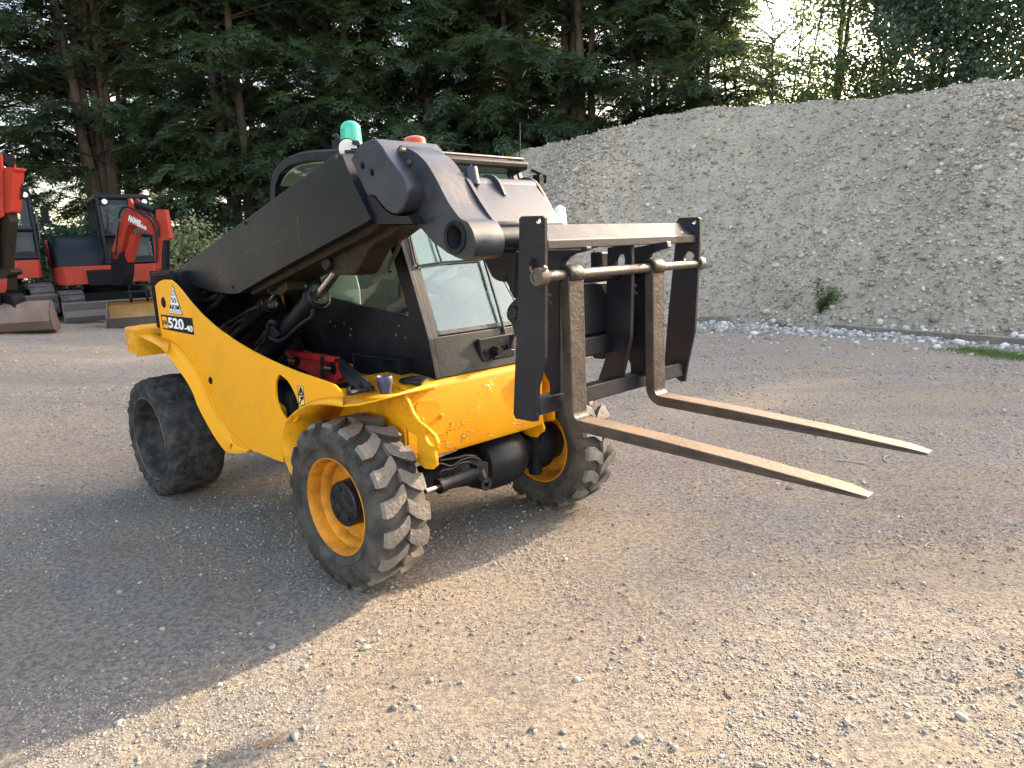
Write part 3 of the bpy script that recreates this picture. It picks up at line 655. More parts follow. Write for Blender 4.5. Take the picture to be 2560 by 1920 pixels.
# undergrowth behind the excavators
def bush(seed, rx, ry, h, n, lsize, leaf):
    rng = np.random.default_rng(seed); nc = 60; a = rng.uniform(0, 2*pi, nc); r = np.sqrt(rng.uniform(0, 1, nc)); z = rng.uniform(.1, 1, nc)*h*(1-.45*r*r)
    cen = np.c_[np.cos(a)*r*rx, np.sin(a)*r*ry, z]; idx = rng.integers(0, nc, n); c = cen[idx]+rng.normal(0, .17, (n, 3)); c[:, 2] = np.abs(c[:, 2])
    d = rng.normal(size=(n, 3)); d /= np.linalg.norm(d, axis=1)[:, None]; e = np.cross(d, rng.normal(size=(n, 3))); e /= np.linalg.norm(e, axis=1)[:, None]
    L_ = lsize*rng.uniform(.6, 1.3, (n, 1)); V = np.stack([c, c+d*L_*.45+e*L_*.28, c+d*L_, c+d*L_*.45-e*L_*.28], 1).reshape(-1, 3)
    tb = MB()
    for i in range(0, nc, 4): tb.tube([(cen[i][0]*.2, cen[i][1]*.2, 0), cen[i]*np.array([.6, .6, .5]), cen[i]], [.02, .014, .006], 4, False)
    return tb, V, np.arange(len(V)).reshape(-1, 4)
def bush_obj(name, B, loc, label, group, leaf, rz=0):
    t = empty(name, label, 'bush', (loc[0], loc[1], float(ground_z(*loc))), rz, group); B[0].build('stems', BARKD, t, fix=False); big_mesh('foliage', B[1], B[2], leaf, t); return t
BG = 'dark bushes behind the excavators'
u1 = bush_obj('bush', bush(31, 1.7, .9, 2.1, 16000, .13, None), (-13.8, 21.4), 'dark green bush between the two excavators', BG, DRK)
for i, (x, y, lb) in enumerate([(-16.6, 21.6, 'dark bush behind the left excavator cab'), (-11.4, 22.0, 'dark bush right behind the orange excavator'), (-9.0, 22.2, 'dark bush right of the excavator boom'), (-19.2, 22.0, 'dark bush at the far left edge'),
                               (-6.4, 22.6, 'dark bush hidden low behind the telehandler boom'), (-3.6, 22.8, 'dark bush behind the telehandler cab'), (0, 20.6, 'dark bush behind the telehandler forks')]):
    r = dup_tree(u1, (x, y), i*1.3, lb, 1.2)
bush_obj('variegated_bush', bush(33, 1.2, .7, 2.2, 9000, .11, None), (-8.6, 20.2), 'cream and yellow leaved bush right of the orange excavator', None, PAL)
# weeds at the foot of the heap
def weed(p, h, n, lb, leaf=BRD, spread=.35):
    rng = np.random.default_rng(int(abs(p[0]*100))); k = MB(); st = []
    for i in range(7):
        a = rng.uniform(0, 2*pi); q = np.array([cos(a)*spread*rng.uniform(.2, 1), sin(a)*spread*rng.uniform(.2, 1), h*rng.uniform(.4, 1)]); k.tube([(0, 0, 0), q*np.array([.4, .4, .6]), q], [.008, .006, .003], 4, False); st.append(q)
    st = np.array(st); idx = rng.integers(0, 7, n); f = rng.uniform(.15, 1.05, (n, 1)); c = st[idx]*np.c_[f**1.3, f**1.3, f]+rng.normal(0, .04, (n, 3))
    d = rng.normal(size=(n, 3)); d[:, 2] *= .4; d /= np.linalg.norm(d, axis=1)[:, None]; e = np.cross(d, np.array([0, 0, 1.])+rng.normal(0, .3, (n, 3))); e /= np.linalg.norm(e, axis=1)[:, None]
    L_ = .05*rng.uniform(.6, 1.4, (n, 1)); V = np.stack([c, c+d*L_*.5+e*L_*.35, c+d*L_, c+d*L_*.5-e*L_*.35], 1).reshape(-1, 3)
    t = empty('weed', lb, 'weed', tuple(p), 0); k.build('stems', BRD, t, fix=False); big_mesh('leaves', V, np.arange(len(V)).reshape(-1, 4), leaf, t)
pw_ = wp('V', 1772, 697, 'y', 11.75); weed((pw_[0], pw_[1], max(.0, pw_[2])), .75, 900, 'wispy green weed growing at the foot of the gravel heap', BRD)
pw_ = wp('V', 1730, 690, 'z', .05); weed((pw_[0]-.1, pw_[1]-.2, .06), .3, 300, 'low green weed trailing among the stones left of the wispy weed', DRK, .5)
# mossy grass tufts by the board
n = 5000; a = wp('V', 2080, 752, 'z', .02); b = wp('V', 2260, 775, 'z', .02); t = RNG.uniform(0, 1, (n, 1)); c = a+(b-a)*t+np.c_[RNG.normal(0, .16, n), RNG.normal(0, .10, n), np.zeros(n)]; c[:, 2] = ground_z(c[:, 0], c[:, 1])
d = np.c_[RNG.normal(0, .5, (n, 2)), np.ones(n)]; e = RNG.normal(size=(n, 3)); e[:, 2] = 0; V = np.stack([c-e*.002, c+e*.002, c+d*RNG.uniform(.015, .05, (n, 1))], 1).reshape(-1, 3)
tag(big_mesh('grass', V, np.arange(len(V)).reshape(-1, 3), BRD), 'short green grass and moss beside the long board', kind='stuff')
# ------------------------------------------------------------------ telehandler (own frame: x forward, y to its left, z up)
TH = empty('telehandler', 'yellow and black telehandler with raised boom and pallet forks, standing on the gravel yard', 'telehandler',
           tuple(MPOS), YAW)
def text_mesh(name, body, size, mat_, parent, org, xdir, zdir, extr=.0015, bold=0, sx=1, fit=None):
    cu = bpy.data.curves.new(name, 'FONT'); cu.body = body; cu.size = size; cu.extrude = extr; cu.offset = bold; cu.align_x = 'LEFT'
    o = bpy.data.objects.new(name, cu); C.objects.link(o)
    dg = bpy.context.evaluated_depsgraph_get(); me = bpy.data.meshes.new_from_object(o.evaluated_get(dg))
    bpy.data.objects.remove(o)
    X = Vector(xdir).normalized(); Z = Vector(zdir); Z = (Z-X*Z.dot(X)).normalized(); Y = Z.cross(X)   # outward normal = X x Z flipped
    N = X.cross(Z)
    if fit: sx = fit/max(v.co.x for v in me.vertices)
    mt = Matrix(((X.x*sx, Z.x, N.x, org[0]), (X.y*sx, Z.y, N.y, org[1]), (X.z*sx, Z.z, N.z, org[2]), (0, 0, 0, 1)))
    me.transform(mt); me.materials.clear(); me.materials.append(mat_)
    return link(bpy.data.objects.new(name, me), parent)

# ---- wheels
def tyre_lugs(mb, n, RC, RL, hw):
    """two interlocking rows of bent tread bars"""
    def carc(t): return RC-.012*abs(t)**3 if abs(t) <= 1 else RC-.012-(abs(t)-1)*.42
    for side in (1, -1):
        for i in range(n):
            a0 = 2*pi*(i+(.5 if side < 0 else 0))/n + random.uniform(-.006, .006)
            ts = [1.13, 1.05, .97, .72, .50, .28, .10, .0]; rows = []
            for k, t in enumerate(ts):
                s_ = 0 if t > .6 else (.6-t)*.24
                wd = (.098 if t > .5 else .088)+random.uniform(-.004, .004)
                if t > 1: wd = .09
                if t < .05: wd = .070
                h = RL-.004*abs(t)**3 if abs(t) <= 1 else RL-.006-(abs(t)-1)*.30
                cr = carc(t)-.004
                h += random.uniform(-.0015, .0015)
                j = random.uniform(-.006, .006)
                lo, hi = a0+s_-wd+j, a0+s_+wd+j*.5
                y = t*hw*side
                rows.append([(cr, lo-.018, y), (h, lo, y), (h+.001, (lo+hi)/2, y), (h, hi, y), (cr, hi+.018, y)])
            b = []
            for r in rows:
                b += [(rr*cos(a), yy, rr*sin(a)) for rr, a, yy in r]
            m_ = 5; fs = []; mi = []
            base = len(mb.v); mb.v += b
            for k in range(len(rows)-1):
                for q in range(4):
                    mb.f.append([base+k*m_+q, base+k*m_+q+1, base+(k+1)*m_+q+1, base+(k+1)*m_+q]); mb.mi.append(1 if q in (1, 2) and k > 0 else 0)
            mb.f.append([base+q for q in range(5)]); mb.mi.append(0)
            mb.f.append([base+(len(rows)-1)*m_+q for q in range(4, -1, -1)]); mb.mi.append(1)
def build_wheel(loc, rz, label=None):
    wl = empty('wheel', None, None, loc, rz, parent=TH)
    if label: wl['label'] = label
    t = MB()
    prof = [(.218, -.085), (.222, -.108), (.228, -.116), (.236, -.118), (.250, -.124), (.262, -.130), (.266, -.127), (.272, -.133), (.300, -.137), (.322, -.134), (.327, -.130), (.333, -.131), (.344, -.122), (.352, -.112),
            (.362, -.06), (.364, 0)]
    prof = prof+[(r, -y) for r, y in reversed(prof[:-1])]
    t.lathe(prof, seg=72); tyre_lugs(t, 18, .363, .386, .118)
    ty = t.build('tyre', [M['tyre'], M['lug']], wl, smooth=True, angle=32)
    r_ = MB()
    rp = [(.222, -.105), (.2255, -.112), (.2255, -.116), (.220, -.1165), (.212, -.106), (.206, -.09), (.203, -.06), (.190, -.052), (.182, -.035), (.180, -.012), (.168, .0), (.150, .004), (.120, -.002), (.09, -.004),
          (.09, .006), (.15, .016), (.172, .012), (.188, .03), (.19, .05), (.205, .07), (.208, .09), (.214, .106), (.2205, .1165), (.2255, .116), (.2255, .110), (.222, .105)]
    r_.lathe(rp, seg=64)
    rim = r_.build('rim', M['rim'], wl, smooth=True, angle=40)
    h = MB()
    h.lathe([(.001, -.078), (.096, -.078), (.104, -.072), (.105, -.02), (.108, .0), (.11, .03), (.115, .09), (.10, .13), (.001, .13)], seg=40)
    for k in range(5):
        a = 2*pi*k/5+.3
        h.lathe([(.001, -.084), (.009, -.084), (.010, -.076)], org=(.075*cos(a), 0, .075*sin(a)), seg=10)
    h.build('hub', M['hub'], wl, smooth=True, bevel=0)
    v = MB(); v.tube([(.165, -.004, -.09), (.168, -.05, -.10), (.172, -.066, -.104)], .014, 10); v.tube([(.175, -.066, -.11), (.15, -.07, -.095)], .007, 8)
    v.build('valve', M['oily'], wl)
    return wl
def wc(fx, fy, a):   # wheel centre from its outer flange centre
    return (fx-sin(a)*.112, fy+cos(a)*.112, .386)
build_wheel(wc(0, 0, .049), .049)
build_wheel((.0, 1.302+.112, .386), pi+.004)
def rear_wheel(loc, rz):
    wl = empty('wheel', 'rear wheel with a worn smooth tyre caked in mud', None, loc, rz, parent=TH); del wl['category']
    rng = np.random.default_rng(3); seg = 160
    # profile of a worn, ragged, mud caked tyre (radius, y)
    prof = [(.20, .0), (.238, -.02), (.250, -.10), (.258, -.156), (.266, -.163), (.275, -.160), (.283, -.163), (.31, -.171), (.335, -.172), (.352, -.166), (.368, -.152), (.378, -.135), (.383, -.10), (.386, -.05), (.387, 0), (.387, .05), (.385, .10),
            (.378, .14), (.36, .165), (.30, .17), (.24, .15), (.22, .0)]
    vs = []; n = len(prof); ph = rng.uniform(0, 6, 12); fr = rng.integers(3, 60, 12)
    for q in range(seg):
        a = 2*pi*q/seg
        for k, (r, y) in enumerate(prof):
            d = sum(sin(fr[i]*a+ph[i]+k*.9*(i % 4)) for i in range(12))*.0010
            if r > .345: d += rng.normal()*.0030
            if .345 < r < .384 and y < -.1: d += (.006 if rng.random() < .22 else 0)*(-1 if rng.random() < .5 else 1)
            if r < .285: d = 0
            vs.append(((r+d)*cos(a), y-(d*.8 if r > .3 else 0), (r+d)*sin(a)))
    fs = [(q*n+k, q*n+k+1, ((q+1) % seg)*n+k+1, ((q+1) % seg)*n+k) for q in range(seg) for k in range(n-1)]
    t = MB(); t.add(vs, fs); t.build('tyre', M['mud'], wl, smooth=True, angle=70)
    r_ = MB(); r_.lathe([(.262, -.163), (.2665, -.1665), (.270, -.164), (.266, -.158)], seg=64); r_.build('bead_ring', M['steel'], wl, smooth=True)
    r_ = MB(); r_.lathe([(.252, -.12), (.24, -.05), (.225, -.03), (.20, -.01), (.15, -.005), (.11, -.012), (.10, -.04), (.001, -.045)], seg=56); r_.build('rim', M['mud'], wl, smooth=True)
    return wl
rear_wheel((-2.106+.16*.03, -.118+.165, .386), .031)
rear_wheel((-2.106, 1.52+.118-.165, .386), pi)

# ---- right hand side plate
def zig(mbname): pass
outl = [(275,205),(292,184),(315,166),(345,155),(395,158),(430,185),(480,240),(550,330),(640,430),(740,520),(830,590),(930,655),(1050,725),(1180,790),(1290,840),(1400,885),(1520,925),(1620,960),(1690,990),(1740,1040),(1762,1082)]
outl2 = [(1700,1082),(1600,1095),(1530,1110),(1450,1155),(1380,1215),(1325,1290),(1296,1370),(1285,1450),(1284,1520),(1290,1600),(1230,1580),(1150,1545),(1020,1495),(940,1445),(900,1390),(860,1335),(820,1280),(790,1225),(760,1170),(740,1120),(720,1070),(702,1015),(680,960),(655,905),(620,850),(596,813),(570,780),(545,748),(520,720),(490,690),(460,660),(430,640),(400,625),(365,612),(330,605),(322,560)]
oval = smooth_pts([(1252,908),(1285,920),(1330,965),(1370,1035),(1400,1110),(1412,1180),(1402,1250),(1370,1285),(1325,1270),(1275,1210),(1240,1130),(1227,1045),(1228,965)], 4, True)
face = MP('B', outl+outl2, 'y', 0)
hole = MP('B', oval, 'y', 0)
pl = MB(); pl.prism([face, hole], 'y', 0, .012)
side = pl.build('side_panel', M['yellow'], TH, bevel=.002)
# flared rear wheel arch below the plate
ridge = [(330,605),(400,625),(460,660),(520,720),(570,780),(620,850),(680,960),(720,1070),(760,1170),(820,1280),(900,1390),(940,1445),(1020,1497)]
lipc = [(320,690),(372,740),(420,800),(470,870),(520,940),(556,1000),(585,1060),(620,1155),(690,1290),(755,1400),(820,1490),(870,1522),(1000,1520)]
R_ = smooth_pts(MP('B', ridge, 'y', .0), 4); Lp = smooth_pts([mp('B', u, v, 'y', float(np.interp(i, [0, 7, 11, 12], [-.07, -.06, -.02, -.012]))) for i, (u, v) in enumerate(lipc)], 4)
Mid = [a*.45+b*.55+np.array([.004, -.006, .004]) for a, b in zip(R_, Lp)]
fl = MB(); fl.strip(R_, Mid); fl.strip(Mid, Lp); fl.strip(Lp, [p+np.array([-.004, .03, -.002]) for p in Lp])
fl.build('rear_wheel_arch', M['yellow'], TH, smooth=True, solid=.007)
k = MB(); k.tube([p+np.array([0, -.003, 0]) for p in R_], .005, 6); k.build('weld_bead', M['yellow'], TH, smooth=True)
# rounded foot of the plate with a plugged hole
ft = MB(); ft.prism(MP('B', smooth_pts([(900,1385),(960,1455),(1020,1497),(990,1522),(930,1531),(870,1524),(820,1488),(800,1440)], 3, True), 'y', -.012), 'y', -.012, .004)
ft.build('panel_foot', M['yellow'], TH, bevel=.003, smooth=True)
# top ledge of the rear arch and the bumper weight
led = MB()
T0 = MP('B', [(150,600),(200,625),(250,648),(320,690),(372,740)], 'y', -.10); T1 = MP('B', [(250,560),(275,570),(300,585),(330,605),(400,625)], 'y', .0)
T0 = smooth_pts(T0, 4); T1 = smooth_pts(T1, 4)
led.strip(T1, T0); led.build('arch_ledge', M['yellow'], TH, smooth=True, solid=.007)
bmp = MB()
bp_out = smooth_pts([(-2.52,.02),(-2.55,.10),(-2.56,.3),(-2.56,1.22),(-2.55,1.42),(-2.50,1.55),(-2.40,1.60),(-2.1,1.60),(-2.05,1.5),(-2.05,.0),(-2.15,-.07),(-2.38,-.085),(-2.47,-.05)], 3, True)
bmp.prism(bp_out, 'z', .925, 1.085)
bmp.build('rear_bumper', M['yellow_worn'], TH, bevel=.028, smooth=True)
ia = MB()  # inner arch seen beyond the wheel
arc = [(-2.106+.47*cos(a), .50+.48*sin(a)) for a in np.linspace(radians(8), radians(150), 16)]
ia.strip([(x, .34, z) for x, z in arc], [(x, .62, z) for x, z in arc]); ia.build('inner_rear_arch', M['yellow_worn'], TH, smooth=True, solid=.006)
# plugs and fixings of the plate
for (u, v, ru, nm) in ((345,335,.034,'rubber_plug'), (718,952,.022,'rubber_plug'), (886,1475,.025,'rubber_plug'), (600,738,.009,'bolt')):
    p = mp('B', u, v, 'y', -.012 if u == 886 else 0); k = MB(); y0 = p[1]
    k.lathe([(.0005, y0-.010), (ru*.45, y0-.010), (ru*.5, y0-.006), (ru*.8, y0-.006), (ru, y0-.001), (ru, y0+.002)], org=(p[0], 0, p[2]), seg=24)
    k.build(nm, M['matt_black'] if nm == 'rubber_plug' else M['yellow_worn'], side, smooth=True)
# number decal
q4 = MP('B', [(320,430),(570,460),(585,593),(340,545)], 'y', -.0012)
d = MB(); d.prism(q4, 'y', -.0012, .001); dec = d.build('model_decal', M['matt_black'], side)
xd = (q4[1]+q4[2]-q4[0]-q4[3]); zd = (q4[0]+q4[1]-q4[2]-q4[3]); xl = np.linalg.norm(xd)/2; zl = np.linalg.norm(zd)/2; xd = xd/np.linalg.norm(xd); zd = zd/np.linalg.norm(zd)
def dp(a, b): return tuple(q4[3]+xd*xl*a+zd*zl*b+np.array([0, -.0015, 0]))
text_mesh('numerals', '520', zl*.92, M['white'], dec, dp(.215, .20), xd, zd, .001, .0022, fit=xl*.50)
text_mesh('numerals', '-40', zl*.50, M['white'], dec, dp(.725, .16), xd, zd, .001, .0012, fit=xl*.25)
yl = MB(); yl.add([dp(.03, .10), dp(.21, .10), dp(.19, .86), dp(.02, .86)], [(0, 1, 2, 3)]); yl.build('logo_panel', M['yellow'], dec, fix=False)
text_mesh('logo_letters', 'JCB', zl*.32, M['matt_black'], dec, np.array(dp(.045, .38))+np.array([0, -.001, 0]), xd, zd, .0008, .0006, fit=xl*.14)
# triangular registration decal
tri = [mp('B', u, v, 'y', -.0012) for u, v in ((415,195),(388,422),(495,436))]
d = MB(); d.prism(tri, 'y', -.0012, .001); td = d.build('triangle_decal', M['matt_black'], side)
cen = sum(tri)/3
tri2 = [cen+(t-cen)*.93 for t in tri]
d = MB(); d.add([t+np.array([0, -.0012, 0]) for t in tri2], [(0, 1, 2)]); d.build('decal_face', M['white'], td, fix=False)
bx = tri[2]-tri[1]; bx = bx/np.linalg.norm(bx)
def tp(a, b): return tuple(tri[1]+(tri[2]-tri[1])*a+(tri[0]-(tri[1]+tri[2])/2)*b+np.array([0, -.003, 0]))
bl = float(np.linalg.norm(tri[2]-tri[1])); text_mesh('letters', '55', .040, M['matt_black'], td, tp(.31, .40), bx, (0, 0, 1), .0006, .0004, fit=bl*.37)
text_mesh('letters', 'AR3M', .040, M['matt_black'], td, tp(.14, .16), bx, (0, 0, 1), .0006, .0004, fit=bl*.70)
ln = MB()
for k in range(5): 
    b_ = .62+k*.045; hw_ = (1-b_)*.42; a_ = np.array(tp(.5-hw_, b_)); c_ = np.array(tp(.5+hw_, b_)); ln.add([a_, c_, c_+np.array([0, 0, .003]), a_+np.array([0, 0, .003])], [(0, 1, 2, 3)])
for b_ in (.06, .10): a_ = np.array(tp(.12, b_)); c_ = np.array(tp(.88, b_)); ln.add([a_, c_, c_+np.array([0, 0, .003]), a_+np.array([0, 0, .003])], [(0, 1, 2, 3)])
ln.build('small_print', M['blade'], td, fix=False)
# small warning label
q5 = MP('B', [(1405,985),(1452,993),(1464,1145),(1412,1162)], 'y', -.0012)
d = MB(); d.prism(q5, 'y', -.0012, .001); wl_ = d.build('warning_label', paint('pale_yellow_label', (.85, .62, .22), .5, bump=0, var=.02), side)
def q5p(a, b): return q5[3]*(1-a)*(1-b)+q5[2]*a*(1-b)+q5[0]*(1-a)*b+q5[1]*a*b+np.array([0, -.002, 0])
mk = MB(); a, b, c = q5p(.5, .92), q5p(.14, .56), q5p(.86, .56)
for p, q in ((a, b), (b, c), (c, a)): mk.tube([p, q], .0022, 4)
mk.tube([q5p(.5, .82), q5p(.45, .62)], .003, 4); mk.tube([q5p(.45, .72), q5p(.62, .66)], .0025, 4)
for p, q in (((.05, .03), (.95, .03)), ((.05, .97), (.95, .97)), ((.05, .03), (.05, .97)), ((.95, .03), (.95, .97)), ((.05, .50), (.95, .50))): mk.tube([q5p(*p), q5p(*q)], .0014, 4)
mk.tube([q5p(.2, .12), q5p(.5, .3), q5p(.8, .36)], .003, 4); mk.tube([q5p(.4, .38), q5p(.8, .42)], .004, 4)
mk.build('warning_marks', M['matt_black'], wl_)

# ---- front fender
lipF = smooth_pts(MP('D', [(268,1575),(225,1490),(195,1410),(180,1320),(178,1250),(200,1130),(260,1060),(330,1010),(400,985),(470,978)], 'y', -.03), 3)
zt = .885
lipF = [p for p in lipF]
top_out = [mp('D', 560, 985, 'z', .868), mp('D', 650, 998, 'z', .872), mp('D', 780, 985, 'z', .878), mp('D', 900, 955, 'z', .884), mp('D', 1000, 928, 'z', .887), mp('D', 1075, 905, 'z', .888)]
edge = lipF+top_out
inner = [np.array([p[0], .278, p[2]]) for p in lipF]+[np.array([p[0]-.06*(i/6), .45, p[2]+.006]) for i, p in enumerate(top_out)]
ff = MB(); ff.strip(edge, inner); ff.build('front_fender', M['yellow_worn'], TH, smooth=True, solid=.008, angle=50)
# blended skirt between plate and fender top
sk_a = MP('B', [(1330,1272),(1380,1215),(1450,1155),(1530,1110),(1600,1095),(1700,1082),(1765,1092)], 'y', .0)
sk_b = MP('D', [(262,1060),(330,1010),(400,985),(470,978),(520,980),(560,985),(650,998)], 'y', -.03)
sk = MB(); sk.strip(smooth_pts(sk_a, 3), smooth_pts(sk_b, 3)); sk.build('fender_shoulder', M['yellow'], TH, smooth=True, solid=.006)
# left hand fender (mirror, simple) and left chassis plate
lf = MB(); mir = lambda p: np.array([p[0], 1.52-p[1], p[2]])
lf.strip([mir(p) for p in edge], [mir(p) for p in inner]); lf.build('front_fender', M['yellow_worn'], TH, smooth=True, solid=.008, angle=50)
pl = MB(); pl.prism([(x, z) for x, y, z in [(-2.0,0,.95),(-2.0,0,1.10),(-1.5,0,1.10),(-1.2,0,.95),(.0,0,.93),(-.1,0,.85),(-.4,0,.75),(-.46,0,.5),(-1.1,0,.44),(-1.35,0,.8),(-1.8,0,1.0)]], 'y', 1.508, 1.52)
pl.build('side_panel', M['yellow'], TH, bevel=.002)
# knob, cable loop on the fender
k = MB(); p = mp('D', 992, 900, 'z', .90)
k.lathe([(.001, .03), (.024, .03), (.025, .045), (.033, .075), (.034, .10), (.031, .105), (.026, .098), (.001, .094)], org=(p[0], p[1], .872), ax='z', seg=28); k.build('filler_knob', paint('faded_purple_black_plastic', (.045, .04, .075), .5, bump=.1), TH, smooth=True)
hz = MB()
hz.tube(smooth_pts([mp('D', u, v, 'z', .93) for u, v in ((700,895),(705,860),(760,835),(830,840),(880,850),(885,870),(840,868),(770,880),(710,893))], 3), .011, 8)
hz.tube(smooth_pts([mp('D', u, v, 'z', .935) for u, v in ((650,690),(690,740),(740,800),(800,850))], 3), .024, 8)
hz.tube(smooth_pts([mp('D', u, v, 'z', .95) for u, v in ((640,640),(680,680),(760,750),(850,830))], 3), .018, 8)
hz.build('hose_bundle', M['hose'], TH, smooth=True)

# ---- front cross beam with lugs
bm_ = MB()
prof = [(-.12,.925),(.12,.912),(.165,.905),(.188,.893),(.20,.87),(.20,.575),(.192,.555),(.17,.545),(-.10,.545),(-.12,.6)]
bm_.prism(prof, 'y', .278, 1.15)
beam = bm_.build('front_beam', M['blister'], TH, smooth=True, bevel=.003)
cp = MB(); cpp = smooth_pts(MP('D', [(1232,1010),(1245,975),(1285,952),(1380,950),(1412,965),(1425,1000),(1460,1190),(1440,1218),(1400,1228),(1350,1215),(1300,1170),(1250,1095)], 'x', .206), 3, True)
cp.prism(cpp, 'x', .2005, .207); cp.build('cover_plate', M['blister'], beam, bevel=.002)
for u, v in ((1282,1107),(1433,1075)):
    p = mp('D', u, v, 'x', .21); k = MB(); k.lathe([(.001, .222), (.009, .221), (.012, .214), (.012, .206)], org=(0, p[1], p[2]), ax='x', seg=6); k.build('bolt', M['yellow_worn'], beam)
lug = MP('D', [(1060,872),(1100,880),(1135,905),(1170,965),(1205,1050),(1250,1115),(1330,1180),(1380,1230),(1403,1290),(1400,1335),(1375,1350),(1388,1420),(1390,1470),(1360,1497),(1300,1490),(1242,1440),(1240,1240),(1180,1200),(1050,1040),(1000,960)], 'y', .262)
lh = MP('D', smooth_pts([(1318,1212),(1345,1225),(1368,1265),(1375,1300),(1355,1312),(1325,1290),(1303,1250),(1302,1222)], 3, True), 'y', .262)
for y0 in (.262, 1.15):
    if y0 > 1: lug = [mp('L', u, v, 'y', 1.15) for u, v in ((300,560),(450,640),(492,652),(505,700),(520,745),(512,785),(465,812),(440,845),(380,840),(300,800))]; cx = sum(p[0] for p in lug)/10; cz = sum(p[2] for p in lug)/10; lh = [(cx-.05+.012*cos(a), 0, cz+.03+.012*sin(a)) for a in np.linspace(0, 2*pi, 13)[:-1]]
    k = MB(); k.prism([[(p[0], p[2]) for p in lug], [(p[0], p[2]) for p in lh]], 'y', y0, y0+.016); k.build('tow_lug', M['yellow_worn'], TH, bevel=.003)
# chassis sides, dark belly
ch = MB(); ch.prism([(-2.3,.95),(-2.3,.55),(-.45,.47),(.15,.55),(.15,.90),(-.5,.92),(-1.5,1.0)], 'y', .445, .46); ch.prism([(-2.3,.95),(-2.3,.55),(-.45,.47),(.15,.55),(.15,.90),(-.5,.92),(-1.5,1.0)], 'y', 1.07, 1.082)
for y_ in (.266, 1.242): ch.prism([(-.40,.50),(-.36,.84),(.0,.878),(.19,.885),(.19,.56),(.05,.52),(.0,.66),(-.25,.66)], 'y', y_, y_+.010)
ch.build('chassis_rail', M['yellow_worn'], TH)
be = MB(); be.box((-2.2, .48, .42), (-.3, 1.04, .84)); be.box((-1.35, .05, .50), (-.52, .42, .78)); be.box((-1.9, .1, .55), (-1.5, .44, .9)); be.box((-.42, .05, .62), (-.50, .44, .84))
be.build('transmission', M['matt_black'], TH, bevel=.02)
cn = MB(); cn.tube([(-.62, .10, .70), (-.62, .40, .72)], .07, 20); cn.tube([(-.50, .12, .60), (-.55, .4, .58)], .05, 16); cn.tube(smooth_pts([(-.8, .06, .76), (-.62, .03, .80), (-.5, .06, .74), (-.47, .08, .6)], 4), .012, 8)
cn.build('filter', M['yellow_worn'], TH, smooth=True)
# ---- front axle
ax_ = MB()
ax_.tube([(0, .14, .386), (0, .34, .386), (.0, .55, .385), (.02, .78, .386)], [.055, .06, .075, .10], 20); ax_.tube([(.02, .78, .386), (0, 1.25, .386)], [.12, .08], 20)
ax_.lathe([(.001, .77), (.09, .775), (.135, .80), (.155, .86), (.158, .96), (.148, 1.04), (.115, 1.09), (.08, 1.11), (.001, 1.12)], org=(.03, 0, .395), seg=40)
ax_.build('front_axle', M['black'], TH, smooth=True)
for y0 in (.30, 1.20):
    k = MB(); k.lathe([(.001, .25), (.035, .25), (.04, .27), (.034, .30), (.032, .42), (.04, .45), (.04, .515), (.001, .525)], org=(.075, y0, 0), ax='z', seg=16); k.lathe([(.02, y0-.12), (.13, y0-.11), (.14, y0-.04), (.10, y0+.0), (.03, y0+.01)] if y0 < 1 else [(.03, y0-.03), (.10, y0-.02), (.14, y0+.04), (.14, y0+.10), (.02, y0+.11)], org=(0, 0, .386), seg=28)
    k.build('steering_knuckle', M['matt_black'], TH, smooth=True)
sc_ = MB(); a = mp('E', 972, 582, 'x', .22); b = mp('E', 1215, 490, 'x', .22); dd = (b-a)
sc_.tube([a-dd*.0, a+dd*.12, a+dd*.12, a+dd*.98, b], [.036, .036, .031, .031, .034], 20); e = mp('E', 1255, 560, 'x', .24)
sc_.lathe([(.014, -.018), (.034, -.018), (.034, .018), (.014, .018), (.014, -.018)], org=(e[0], e[1], e[2]), ax='x', seg=20)
sc_.box(b-np.array([.035, .02, .03]), b+np.array([.02, .05, .04])); sc_.tube([b, e], [.034, .022], 12)
cyl = sc_.build('steering_cylinder', M['black'], TH, smooth=True)
k = MB(); k.tube([a, mp('E', 895, 608, 'x', .22)], .012, 14); k.build('rod', M['chrome'], cyl, smooth=True)
k = MB()
for pts in ([(980,515),(985,490),(1010,478),(1060,470),(1100,440),(1160,430),(1170,450)], [(930,450),(990,440),(1050,455),(1110,420),(1180,400),(1230,420)], [(980,420),(1080,405),(1140,390),(1200,395)]):
    k.tube(smooth_pts([mp('E', u, v, 'x', .16) for u, v in pts], 4), .007, 8)
k.build('brake_hose', M['hose'], TH, smooth=True)

# ---- rear engine cover, grille
eg = MB(); eg.box((-2.10, .06, 1.085), (-1.72, .46, 1.440)); eg.box((-2.5, .46, .95), (-1.36, 1.46, 1.40))
eg.build('engine_cover', M['matt_black'], TH, bevel=.02)
def mesh_panel(lo_u, hi_u, nu, nv, fn, mat_, name, r=.004):
    k = MB()
    for i in range(nu+1): k.tube([fn(i/nu, 0), fn(i/nu, 1)], r, 4, False)
    for j in range(nv+1): k.tube([fn(0, j/nv), fn(1, j/nv)], r, 4, False)
    return k.build(name, mat_, TH, fix=False)
mesh_panel(0, 0, 22, 24, lambda a, b: (-2.13+a*.42, .034, 1.09+b*.355), M['matt_black'], 'guard_mesh', .0028)
mesh_panel(0, 0, 12, 20, lambda a, b: (-2.126, .04+a*.4, 1.09+b*.355), M['matt_black'], 'guard_mesh', .0028)

